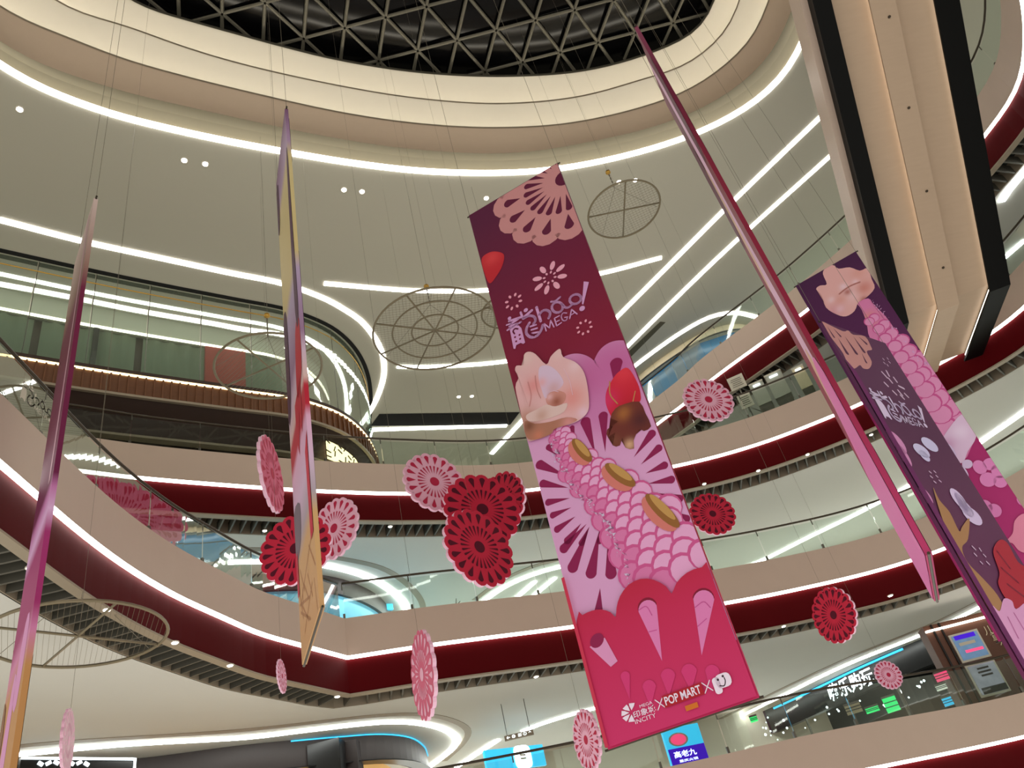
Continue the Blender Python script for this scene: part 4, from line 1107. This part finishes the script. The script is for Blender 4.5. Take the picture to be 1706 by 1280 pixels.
c = B3.loc(z4(820, 958)); B3.put('orange_tag', [[(c[0] - .08, c[1] - .03), (c[0] + .08, c[1] - .03), (c[0] + .08, c[1] + .03), (c[0] - .08, c[1] + .03)]], (214, 120, 40))
c = Vector(B3.loc(z4(976, 825)))
def rr(cx, cy, w, h_, r):
    out = []
    for sx, sy, a0 in ((1, 1, 0), (-1, 1, 90), (-1, -1, 180), (1, -1, 270)):
        for a in range(0, 91, 30): out.append((cx + sx * (w / 2 - r) + r * math.cos(math.radians(a0 + a)), cy + sy * (h_ / 2 - r) + r * math.sin(math.radians(a0 + a))))
    return out
B3.put('rounded_logo', [rr(c.x + .03, c.y + .005, .19, .16, .06), rr(c.x - .06, c.y - .03, .09, .19, .035)], WHITE)
B3.put('rounded_logo_marks', [disc2(c + Vector((-.03, .03)), .014), disc2(c + Vector((.04, .05)), .014)] + ribbon([tuple(c + Vector(q_)) for q_ in ((-.03, -.04), (.02, -.055), (.05, -.01), (.05, .03))], .012), (60, 40, 50))
B3.put('hem', [[(-B3.w / 2, 0), (-B3.w / 2 + .05, 0), (-B3.w / 2 + .05, 2.25), (-B3.w / 2, 2.25)]], (206, 58, 82))
CENTRAL_PARTS = [o for o in B3.root.children]

# ---- front right banner
ramp_mat('cloth_plum', [(0.0, (150, 60, 90)), (0.35, (104, 48, 84)), (0.75, (92, 50, 78)), (1.0, (96, 52, 84))], 'Z', 0.0, 9.4)
B5 = Banner('plum banner with gold petals, white blossoms and a red flower, frontmost at the right edge', ang_pt(25.15, 14.0), ang_pt(28.2, 15.9), 8.69, -0.6, 'cloth_plum')
zf = lambda x, y: (1320 + x / 3.554, 420 + y / 3.554)
zr = lambda x, y: (1440 + x / 2.91, 700 + y / 2.91)
B5.put('gold_petals', [smooth_poly([B5.loc(p) for p in PX(zf, L)], 3) for L in ([(165, 412), (215, 430), (300, 470), (330, 465), (360, 490), (430, 500), (465, 560), (470, 580), (440, 590), (470, 650), (455, 690), (420, 690), (400, 670), (370, 690), (335, 680), (300, 600), (240, 520)],)], (204, 150, 136))
B5.put('petal_slots', [drop(B5.loc(zf(*a)), B5.loc(zf(*b)), w) for a, b, w in (((330, 610), (270, 510), .1), ((385, 610), (310, 500), .1), ((430, 600), (360, 500), .1), ((445, 550), (390, 500), .08), ((250, 510), (205, 440), .06), ((290, 505), (240, 450), .06), ((440, 660), (410, 600), .06))], (92, 48, 74))
def spark(bn, L, fn, col, w):
    bn.put('firework', [pp for a, b in L for pp in ribbon([bn.loc(fn(*a)), bn.loc(fn(*b))], w)], col)
spark(B5, [((530, 712), (560, 745)), ((556, 705), (572, 735)), ((545, 775), (565, 795)), ((570, 750), (590, 775)), ((600, 745), (618, 770)), ((595, 825), (615, 845)), ((630, 795), (660, 810)), ((625, 820), (650, 850)), ((640, 850), (660, 870)), ((665, 840), (685, 860))], zf, (226, 206, 214), .05)
spark(B5, [((535, 632), (542, 640)), ((560, 628), (566, 636)), ((540, 655), (548, 663)), ((570, 650), (578, 658)), ((560, 668), (566, 676))], zf, (226, 206, 214), .03)
c = B5.loc(zf(645, 945)); B5.put('logo_lettering', [[(p[0] * 1.0 + c[0] + .02, p[1] * 1.0 + c[1]) for p in poly] for poly in LOGO], (224, 212, 226))
def blossom(bn, L, fn, col):
    bn.put('blossom', [disc2(bn.loc(fn(x, y)), (Vector(bn.loc(fn(x + rx, y))) - Vector(bn.loc(fn(x, y)))).length, (Vector(bn.loc(fn(x, y + ry))) - Vector(bn.loc(fn(x, y)))).length, rot) for x, y, rx, ry, rot in L], col)
blossom(B5, [(275, 150, 30, 22, 0), (315, 120, 30, 22, 0), (290, 175, 18, 18, 0)], zr, (214, 214, 232))
blossom(B5, [(455, 385, 26, 34, 0), (490, 430, 26, 28, 0), (520, 465, 36, 30, 0), (470, 400, 20, 30, 0)], zr, (222, 208, 228))
blossom(B5, [(150, 110, 34, 40, 0), (185, 170, 22, 40, 0), (295, 370, 22, 30, 0)], zr, (216, 150, 186))
spark(B5, [((312, 252), (320, 258)), ((335, 250), (342, 256)), ((318, 275), (326, 281)), ((345, 272), (352, 278)), ((360, 295), (368, 301)), ((335, 300), (343, 306)), ((520, 615), (535, 630)), ((555, 625), (562, 636)), ((530, 650), (540, 660)), ((575, 655), (584, 664)), ((560, 690), (568, 698)), ((590, 690), (602, 702))], zr, (226, 200, 214), .035)
B5.px('tan_mountain', PX(zr, [(330, 330), (360, 390), (410, 450), (455, 540), (470, 520), (505, 480), (498, 580), (470, 620), (495, 690), (570, 770), (640, 850), (700, 960), (720, 1010), (640, 960), (560, 880), (440, 640), (370, 470)]), (176, 134, 84))
B5.px('red_bloom', PX(zr, [(620, 640), (650, 585), (690, 600), (740, 690), (800, 740), (830, 900), (760, 930), (690, 880), (645, 800), (650, 740)]), (178, 36, 54))
B5.put('bloom_veins', [pp for L in ([(640, 640), (700, 720)], [(660, 720), (740, 790)], [(690, 800), (770, 860)]) for pp in ribbon([B5.loc(zr(*p)) for p in L], .05)], (136, 26, 52))
B5.px('pale_petals', PX(zr, [(615, 905), (650, 930), (670, 870), (710, 880), (730, 920), (800, 900), (860, 1200), (760, 1260), (690, 1130), (655, 1020)]), (228, 168, 200))
B5.put('petal_lines', [pp for L in ([(690, 960), (740, 1060)], [(720, 940), (780, 1040)], [(680, 1030), (730, 1130)]) for pp in ribbon([B5.loc(zr(*p)) for p in L], .03)], (196, 112, 160))
B5.put('side_hem', [[(-B5.w / 2, 0), (-B5.w / 2 + .16, 0), (-B5.w / 2 + .16, B5.h - 1.2), (-B5.w / 2, B5.h - .9)]], (110, 36, 92))

# ---- rear right banner
ramp_mat('cloth_night', [(0.0, (190, 60, 120)), (0.45, (170, 46, 104)), (0.62, (90, 40, 82)), (0.85, (80, 36, 74)), (1.0, (62, 34, 64))], 'Z', 0.0, 9.6)
B6 = Banner('dark purple banner with a pink dumpling-headed dragon, hanging behind the plum banner at the right', ang_pt(24.9, 17.0), ang_pt(30.0, 17.0), 11.75, 3.0, 'cloth_night')
B6.shade('dragon_body', PX(zf, [(385, 300), (450, 275), (485, 315), (555, 385), (620, 480), (660, 560), (740, 640), (830, 675), (900, 760), (960, 870), (1020, 970), (1080, 1080), (1000, 1250), (880, 1120), (830, 1000), (760, 880), (680, 760), (600, 640), (540, 560), (460, 510), (440, 420), (410, 340)]), (222, 134, 172), [(1530, 640, 26, (214, 96, 146)), (1500, 560, 22, (228, 150, 180)), (1560, 680, 30, (230, 160, 190)), (1450, 530, 12, (222, 150, 130)), (1540, 655, 12, (224, 110, 110))], k=3)
sc6 = []
for i in range(11):
    t = i / 10; cx, cy = 470 + (960 - 470) * t, 400 + (1000 - 400) * t - 40 * math.sin(math.pi * t); half = 36 + 62 * t; n = 2 + (i > 4)
    for j in range(n):
        s_ = (j + .5 + .25 * (i % 2)) / n * 2 - 1
        c = B6.loc(zf(cx + half * s_ * .8, cy - half * s_ * .62)); k = .11 + .13 * t
        sc6.append((disc2(c, k, k * 1.1, .5, 14), disc2((c[0], c[1] - k * .1), k * .84, k * .9, .5, 14)))
stack(B6, 'scales', sc6[::-1], (208, 92, 146), (230, 156, 188))
rt = random.Random(8); fu = []
for (a, b) in (((470, 290), (620, 470)), ((620, 470), (740, 635)), ((740, 635), (830, 680))):
    for i in range(26):
        t = rt.random(); x = a[0] + (b[0] - a[0]) * t + rt.uniform(-8, 14); y = a[1] + (b[1] - a[1]) * t + rt.uniform(-12, 8)
        fu.append([B6.loc(zf(x + rt.uniform(-9, 9), y + rt.uniform(-9, 9))) for _ in range(3)])
B6.put('tinsel', fu, (224, 176, 206))
B6.shade('white_fur', PX(zf, [(890, 1110), (940, 1030), (1000, 965), (1050, 985), (1090, 1060), (1080, 1120), (1040, 1180), (1010, 1250), (960, 1230), (900, 1170)]), (230, 206, 220), [(1600, 720, 14, (240, 224, 232)), (1580, 740, 12, (214, 170, 196))], k=3)
B6.shade('dumpling', PX(zf, [(142, 222), (165, 200), (205, 192), (182, 132), (195, 100), (240, 78), (275, 100), (340, 92), (400, 112), (447, 98), (470, 160), (488, 215), (440, 270), (392, 300), (370, 350), (320, 382), (265, 372), (200, 330), (175, 260)]), (232, 184, 168), [(1420, 490, 16, (240, 206, 194)), (1440, 480, 14, (214, 146, 126)), (1400, 500, 10, (226, 170, 150)), (1390, 520, 14, (222, 164, 160)), (1430, 455, 12, (226, 170, 150)), (1412, 487, 6, (188, 120, 104)), (1405, 478, 6, (240, 214, 206)), (1440, 500, 7, (186, 118, 98)), (1425, 470, 5, (238, 206, 196)), (1400, 515, 7, (236, 196, 190)), (1385, 500, 6, (240, 208, 196))], k=3, cuts=8)
B6.put('dumpling_fold', ribbon([B6.loc(zf(*p)) for p in ((280, 250), (310, 225), (350, 200), (400, 180))], .04), (204, 140, 124))
blossom(B6, [(560, 230, 32, 36, 0), (610, 215, 36, 30, 0), (650, 250, 34, 34, 0), (600, 290, 40, 36, 0), (660, 300, 34, 30, 0)], zr, (232, 146, 192))
blossom(B6, [(590, 420, 30, 34, 0), (630, 440, 36, 34, 0), (600, 470, 26, 26, 0), (770, 390, 30, 30, 0)], zr, (228, 140, 186))
blossom(B6, [(400, 160, 40, 60, 0), (465, 260, 36, 50, 0), (500, 215, 26, 22, 0)], zr, (222, 206, 224))
B6.px('coral_cloud', PX(zr, [(690, 590), (720, 550), (730, 490), (774, 455), (830, 480), (840, 640), (760, 640), (720, 600)]), (236, 150, 168))

# ---- banners seen almost edge-on
ramp_mat('cloth_gold', [(0.0, (204, 164, 104)), (0.13, (208, 172, 108)), (0.16, (176, 168, 164)), (0.21, (214, 190, 200)), (0.28, (222, 176, 190)), (0.30, (184, 40, 56)), (0.335, (184, 40, 56)), (0.35, (216, 190, 170)), (0.40, (206, 186, 190)), (0.44, (150, 120, 140)), (0.57, (176, 160, 176)), (0.61, (204, 190, 122)), (0.86, (206, 194, 130)), (0.90, (170, 146, 164)), (1.0, (120, 84, 108))], 'Z', 0.0, 9.7)
B2 = Banner('gold-footed banner seen almost edge-on at the centre left', ang_pt(-19.05, 10.8), ang_pt(-17.6, 9.05), 13.5, 3.82, 'cloth_gold')
rt = random.Random(21)
B2.put('grain', [pp for z_ in [rt.uniform(0.05, .9) for _ in range(12)] for pp in ribbon([(rt.uniform(-.8, .8), z_), (rt.uniform(-.8, .8), z_ + rt.uniform(.2, .5))], .04, k=2)], (176, 130, 76), both=True)
B2.put('grey_fold', [smooth_poly([(-.85, 1.45), (-.3, 1.5), (-.2, 2.0), (-.85, 2.2)], 3)], (120, 110, 112), both=True)
B2.put('red_streaks', [[(-.1, 3.0), (.1, 2.6), (.3, 3.2), (.5, 2.7), (.6, 3.6), (-.1, 3.6)], smooth_poly([(.2, 3.5), (.8, 3.6), (.85, 4.5), (.4, 4.6)], 3)], (186, 40, 56), both=True)
B2.put('plum_edge', [smooth_poly([(-.88, 3.9), (-.5, 4.0), (-.45, 5.7), (-.88, 5.9)], 3), smooth_poly([(.55, 4.9), (.88, 4.8), (.88, 8.2), (.7, 8.3)], 3), smooth_poly([(-.88, 8.2), (-.6, 8.3), (-.6, 9.3), (-.88, 9.4)], 3)], (82, 44, 66), both=True)
B2.put('red_hem', [[(B2.w / 2 - .26, 1.0), (B2.w / 2 - .02, 1.0), (B2.w / 2 - .02, 2.5), (B2.w / 2 - .26, 2.3)], [(-B2.w / 2 + .02, .9), (-B2.w / 2 + .2, .9), (-B2.w / 2 + .2, 1.5), (-B2.w / 2 + .02, 1.5)]], (196, 36, 60))
ramp_mat('cloth_violet', [(0.0, (176, 132, 72)), (0.24, (190, 142, 80)), (0.28, (206, 130, 160)), (0.31, (156, 44, 98)), (0.40, (160, 50, 104)), (0.43, (216, 176, 200)), (0.46, (190, 120, 160)), (0.48, (104, 26, 64)), (0.80, (112, 32, 62)), (0.85, (150, 120, 100)), (1.0, (206, 190, 168))], 'Z', 0.0, 9.7)
B1 = Banner('narrow violet and gold banner seen edge-on at the left edge', ang_pt(-36.6, 11.0), ang_pt(-35.85, 9.5), 11.0, 1.3, 'cloth_violet')
B1.put('pink_fold', [smooth_poly([(.1, 2.2), (.5, 2.0), (.55, 2.9), (.2, 3.0)], 3), smooth_poly([(-.3, .6), (.1, .3), (.15, 2.2), (-.2, 2.4)], 3)], (214, 150, 182), both=True)
B1.put('pale_stripe', [[(.38, 4.7), (.52, 4.7), (.5, 9.6), (.4, 9.6)]], (196, 160, 160), both=True)
B1.put('brown_fold', [smooth_poly([(-.95, .1), (-.5, .1), (-.4, 2.0), (-.9, 2.3)], 3)], (136, 90, 54), both=True)
ramp_mat('cloth_crimson', [(0.0, (190, 60, 104)), (0.25, (140, 30, 56)), (0.6, (124, 28, 50)), (0.85, (96, 26, 50)), (1.0, (130, 64, 82))], 'Z', 0.0, 9.7)
B4 = Banner('crimson and pink banner seen edge-on right of the central banner', ang_pt(22.95, 10.45), ang_pt(23.85, 8.66), 12.16, 2.46, 'cloth_crimson')
B4.put('pale_stripe', [smooth_poly([(-.25, .3), (.45, .3), (.5, 3), (.3, 5.5), (.45, 7.5), (.25, 9.5), (-.05, 9.5), (-.1, 7), (-.3, 5), (-.15, 3)], 3)], (226, 190, 200), both=True)
B4.put('gold_streak', [smooth_poly([(-.35, 4.6), (-.05, 4.8), (0, 6.6), (-.2, 6.9)], 3), smooth_poly([(-.2, 2.2), (.3, 2.3), (.2, 3.1), (-.2, 3.0)], 3)], (214, 180, 140), both=True)
B4.put('plum_patch', [smooth_poly([(-.85, 5.8), (-.3, 6.0), (-.25, 7.6), (-.85, 7.9)], 3), smooth_poly([(.45, 6.6), (.9, 6.8), (.9, 8.8), (.4, 8.6)], 3)], (92, 24, 52), both=True)
B4.put('sleeve_pink', [smooth_poly([(-.9, .03), (.9, .03), (.9, 2.3), (.2, 2.8), (-.3, 2.2), (-.9, 1.2)], 3)], (222, 120, 170), both=True)

# ------------------------------------------------------------------ round mesh rigging discs
def hang_z(c):                               # where a wire meets the ceiling or the skylight grid
    p = Vector((c[0], c[1]))
    if inside(p, 0.0): return ZS
    d = p - CEN; k = int((math.pi - math.atan2(d.y, d.x)) / (2 * math.pi) * 200 - 0.5) % 200
    return ZT - 0.01 if d.length > (R_gro[k] - CEN).length - .1 else ZT + 0.6
def mesh_disc(c, R, label, spokes, rings, wires, zt, rot=0.0, hang=0.9):
    root = empty('rigging_disc', c, rot); tag(root, label, 'disc', 'round mesh rigging discs')
    def add(name, mb, mat): return link(name, mesh(name, mb.v, mb.f, mat, True), root)
    circ = lambda r, z=0.0, n=48: [(r * math.cos(2 * math.pi * i / n), r * math.sin(2 * math.pi * i / n), z) for i in range(n)]
    add('rim', MB().tube(circ(R), 0.028, 6, True), 'mesh_steel')
    for r in rings: add('inner_ring', MB().tube(circ(r), 0.022, 6, True), 'mesh_steel')
    for i in range(spokes):
        t = math.pi * i / spokes + .35
        add('spoke', MB().tube([(R * math.cos(t), R * math.sin(t), 0), (-R * math.cos(t), -R * math.sin(t), 0)], 0.022, 6), 'mesh_steel')
    net = MB(); n = int(R / 0.085)
    for i in range(-n, n + 1):
        o_ = i * R / (n + .5); L = math.sqrt(max(0, R * R - o_ * o_))
        net.tube([(o_, -L, .012), (o_, L, .012)], 0.003, 3)
        if wires == 2: net.tube([(-L, o_, .016), (L, o_, .016)], 0.003, 3)
    nt = add('wire_net', net, 'mesh_steel'); nt['kind'] = 'stuff'
    for i in range(3):
        t = 2 * math.pi * i / 3 + .5
        add('bridle_wire', MB().tube([(R * .95 * math.cos(t), R * .95 * math.sin(t), 0), (0, 0, hang)], 0.006, 4), 'wire')
    ch = MB()
    for i in range(8): ch.box((0, 0, hang + .05 + i * .07), .035 if i % 2 else .015, .015 if i % 2 else .035, .08)
    add('chain', ch, 'wire')
    add('chain_hook', MB().lathe([(.02, 0), (.07, .02), (.07, .08), (.03, .12)], (0, 0, hang + .62), 10), 'brass')
    add('suspension_wire', MB().tube([(0, 0, hang + .7), (0, 0, zt - c[2])], 0.004, 4), 'wire')
    return root
def disc_at(px, py, wpx, z):
    c = at(px, py, z); a = at(px - wpx / 2, py, z); b = at(px + wpx / 2, py, z)
    return c, (c.length / 1350.0 * wpx / 2) / math.cos(math.atan2(math.hypot(px - W / 2, py - H / 2), F))
for (px, py, wp, z, lab, sp, rg, wr, rt_) in (((725), 551, 203, 13.5, 'largest round wire-mesh disc with two inner rings, left of the central banner', 4, (.55, 1.0), 2, .2),
        (1040, 350, 116, 15.5, 'small round wire-mesh disc with a cross bar, upper right of the central banner', 2, (), 2, -.28),
        (448, 612, 158, 12.0, 'round wire-mesh disc in front of the red column of the restaurant', 2, (), 1, 1.0),
        (130, 1060, 200, 6.0, 'low round wire-mesh disc hanging at the left below the red band', 2, (), 1, .6),
        (842, 520, 80, 15.0, 'round wire-mesh disc half hidden behind the left edge of the central banner', 2, (), 2, .3)):
    c, R_ = disc_at(px, py, wp, z)
    mesh_disc(c, R_, lab, sp, [r * R_ / 1.45 for r in rg] if rg else (), wr, hang_z(c), rt_)

# ------------------------------------------------------------------ paper-cut medallions
M('paper_red', tone((196, 40, 62)), 0.6, spec=0.2, var=0.04); M('paper_pink', tone((236, 186, 192)), 0.6, spec=0.2, var=0.04)
M('paper_rose', tone((214, 104, 124)), 0.6, spec=0.2, var=0.04); M('slot_red', tone((186, 40, 70)), 0.6, spec=0.2, var=0); M('slot_dark', tone((84, 14, 34)), 0.6, spec=0.2, var=0)
M('slot_pale', tone((240, 190, 196)), 0.6, spec=0.2, var=0); M('paper_edge', tone((240, 200, 204)), 0.6, var=0)
M('paper_pale', tone((226, 196, 188)), 0.6, spec=0.2, var=0.05)
med_cache = {}
def med_meshes(base, slot, n):
    key = (base, slot, n)
    if key in med_cache: return med_cache[key]
    o_, l_, s_ = petal_flower((0, 0), 1.0, n); k = len(o_); T = 0.045
    v = [(p[0], -T, p[1]) for p in o_] + [(p[0], T, p[1]) for p in o_]
    f = [tuple(range(k)), tuple(range(2 * k - 1, k - 1, -1))] + [(i, (i + 1) % k, k + (i + 1) % k, k + i) for i in range(k)]
    disc = mesh('disc', v, f, [base, 'paper_edge']); disc.polygons.foreach_set('material_index', [0, 0] + [1] * k)
    def flat(name, polys):
        v = []; f = []
        for poly in polys:
            for y in (-T - .006, T + .006):
                a = len(v); v += [(p[0], y, p[1]) for p in poly]; f.append(tuple(range(a, a + len(poly))))
        return mesh(name, v, f, slot)
    med_cache[key] = (disc, flat('long_slots', l_), flat('short_slots', s_), flat('centre_dot', [disc2((0, 0), .15)]))
    return med_cache[key]
def tagk(o, nm):
    if nm.endswith('slots'): o['kind'] = 'stuff'
def medallion(px, py, hpx, d, ratio, side, base, slot, label, n=18, tilt=0.0):
    """hpx: visible height; ratio: visible width / height gives the turn about the vertical"""
    c = at_d(px, py, d)
    R_ = 1.0
    for _ in range(4):
        a, b = pix(c + Vector((0, 0, R_))), pix(c - Vector((0, 0, R_)))
        R_ *= hpx / math.hypot(a[0] - b[0], a[1] - b[1])
    az = math.atan2(c.x, c.y)
    turn = side * math.acos(max(.08, min(1, ratio * .92)))
    root = bpy.data.objects.new('medallion', None); COL.objects.link(root)
    root.matrix_basis = Matrix.Translation(c) @ Matrix.Rotation(-az + turn, 4, 'Z') @ Matrix.Rotation(tilt, 4, 'Y') @ Matrix.Diagonal((R_, R_, R_, 1))
    tag(root, label, 'medallion', 'paper-cut flower medallions')
    for nm, me in zip(('disc', 'long_slots', 'short_slots', 'centre_dot'), med_meshes(base, slot, n)): tagk(link(nm, me, root), nm)
    mb = MB(); L = (hang_z(c) - c.z) / R_
    mb.tube([(0, 0, .97), (0, 0, L)], .0022 / R_, 4); link('suspension_wire', mesh('suspension_wire', mb.v, mb.f, 'wire'), root)
    return root
for a in ((451, 790, 114, 16.5, .30, 1, 'paper_rose', 'slot_red', 'narrow rose medallion turned edge-on under the restaurant'),
          (723, 804, 98, 16.0, .95, 1, 'paper_pink', 'slot_red', 'pale pink medallion with red slots in front of the third gallery fascia'),
          (558, 881, 96, 15.5, .80, -1, 'paper_pink', 'slot_red', 'pale pink medallion half hidden behind the gold-footed banner'),
          (493, 915, 116, 13.5, 1.0, -1, 'paper_red', 'slot_dark', 'red medallion crossed by the gold-footed banner'),
          (836, 838, 96, 15.6, .85, -1, 'paper_red', 'slot_dark', 'red medallion at the back of the cluster of three'),
          (803, 850, 122, 14.8, 1.0, 1, 'paper_red', 'slot_dark', 'middle red medallion of the cluster of three'),
          (797, 913, 132, 14.0, .82, 1, 'paper_red', 'slot_dark', 'front and lowest red medallion of the cluster of three'),
          (1187, 857, 74, 15.0, 1.0, 1, 'paper_red', 'slot_dark', 'red medallion right beside the central banner'),
          (1390, 1025, 96, 13.0, .85, -1, 'paper_red', 'slot_dark', 'red medallion in front of the lower red band at the right'),
          (1180, 667, 76, 17.0, .95, 1, 'paper_pink', 'slot_red', 'tilted pink medallion in front of the top gallery'),
          (706, 1124, 146, 11.5, .30, -1, 'paper_rose', 'slot_pale', 'tall rose medallion turned edge-on below the centre'),
          (469, 1127, 56, 16.0, .28, 1, 'paper_pink', 'slot_red', 'smallest pale medallion turned edge-on in front of the slatted edge'),
          (112, 1235, 108, 12.0, .2, 1, 'paper_pale', 'slot_pale', 'pale medallion turned edge-on at the bottom left'),
          (1480, 1125, 52, 20.0, .95, 1, 'paper_pink', 'slot_red', 'small pale pink medallion in front of the black shop'),
          (978, 1233, 104, 12.5, .5, -1, 'paper_pink', 'slot_red', 'pale pink medallion hanging below the lower left corner of the central banner')):
    medallion(*a)

# ------------------------------------------------------------------ white logo decal on the left glass
bal = [o for o in bpy.data.objects if o.name.startswith('glass_balustrade') and 'left sweep' in o['label']][0]
r_ = ray((62, 674)); c = r_ * (-7.36 / r_.x)
v = []; f = []
for poly in LOGO:
    n = len(v); v += [Vector((c.x + .02, c.y + p[0] * .55, c.z + p[1] * .55)) for p in poly]; f.append(tuple(range(n, n + len(poly))))
o = obj('logo_decal', v, f, 'frame_light', bal); o['kind'] = 'stuff'

# ------------------------------------------------------------------ small things on the galleries
def antlers():
    c = at_d(752, 1022, 24.4); c.z = ZB + .35
    root = empty('deer_figure', c); tag(root, 'slender brown deer figure with antlers behind the second gallery glass', 'figure')
    s = 1.0
    def add(name, mb, mat): return link(name, mesh(name, mb.v, mb.f, mat, True), root)
    add('body', MB().tube([(-.55, 0, .75), (-.35, 0, .82), (.1, 0, .80), (.3, 0, .86)], [.10, .16, .15, .12], 10), 'brown_panel')
    add('neck', MB().tube([(.25, 0, .84), (.34, 0, 1.15), (.30, 0, 1.42), (.32, 0, 1.52)], [.11, .07, .055, .06], 10), 'brown_panel')
    add('head', MB().tube([(.28, 0, 1.56), (.38, 0, 1.55), (.52, 0, 1.47)], [.06, .065, .03], 10), 'brown_panel')
    for x, y in ((-.48, .07), (-.48, -.07), (.22, .07), (.22, -.07)):
        add('leg', MB().tube([(x, y, .75), (x + .02, y, .4), (x, y, 0)], [.055, .03, .022], 8), 'brown_panel')
    for q in (-1, 1):
        mb = MB(); mb.tube([(.30, .04 * q, 1.6), (.2, .16 * q, 1.8), (.26, .24 * q, 2.02)], [.02, .016, .01], 6)
        mb.tube([(.2, .16 * q, 1.8), (.36, .20 * q, 1.92)], [.014, .008], 6)
        add('antler', mb, 'wood_dark')
antlers()
for x, y, w_, h_, d, lab in ((1232, 638, 28, 24, 26.3, 'white notice board with lines of text on the third gallery'), (1247, 668, 22, 26, 26.0, 'lower grey notice board on the third gallery, beside the tilted pink medallion')):
    o, fr, wd, hh = vpanel('notice_board', (x - w_ / 2, y - h_ / 2), (x - w_ / 2, y + h_ / 2), (x + w_ / 2, y - h_ / 2 - 6), (x + w_ / 2, y + h_ / 2 - 6), d, d, .04, 'frame_light')
    tag(o, lab, 'board')
    for i in range(5):
        MB().box(fr @ Vector((wd * .5, -.006, hh * (.2 + .14 * i))), wd * (.7 - .08 * (i % 3)), .01, hh * .035, fr.to_3x3()).build('text_line', 'steel', o)
    c = fr @ Vector((wd / 2, .03, 0)); MB().tube([c, Vector((c.x, c.y, ZC + .35))], .03, 8).build('stand', 'steel', o)

M('cabinet_glass', (176, 178, 166), 0.25, var=0.05)
for x, y, w_, h_, d, lab in ((1275, 655, 24, 40, 26.2, 'pale grey display cabinet with a white lit top, nearest the notice boards'), (1305, 640, 30, 44, 26.2, 'wide grey display cabinet in the middle of the third gallery at the right'), (1345, 628, 20, 40, 26.0, 'cream display cabinet furthest right on the third gallery')):
    o, fr, wd, hh = vpanel('display_cabinet', (x - w_ / 2, y - h_ / 2), (x - w_ / 2, y + h_ / 2), (x + w_ / 2, y - h_ / 2 - 6), (x + w_ / 2, y + h_ / 2 - 6), d, d, .5, 'cabinet_glass' if 'cream' not in lab else 'cream')
    tag(o, lab, 'cabinet')
    MB().box(fr @ Vector((wd / 2, .25, hh + .03)), wd * 1.05, .55, .06, fr.to_3x3()).build('top', 'frame_light', o)
    MB().box(fr @ Vector((wd / 2, -.02, hh * .9)), wd * .5, .04, .06, fr.to_3x3()).build('lit_strip', 'sign_white', o)
    b_ = fr @ Vector((wd / 2, .25, 0)); zz = ZC + .35
    MB().box((b_.x, b_.y, (b_.z + zz) / 2), wd * .9, .45, max(.05, b_.z - zz), fr.to_3x3()).build('plinth', 'steel', o)
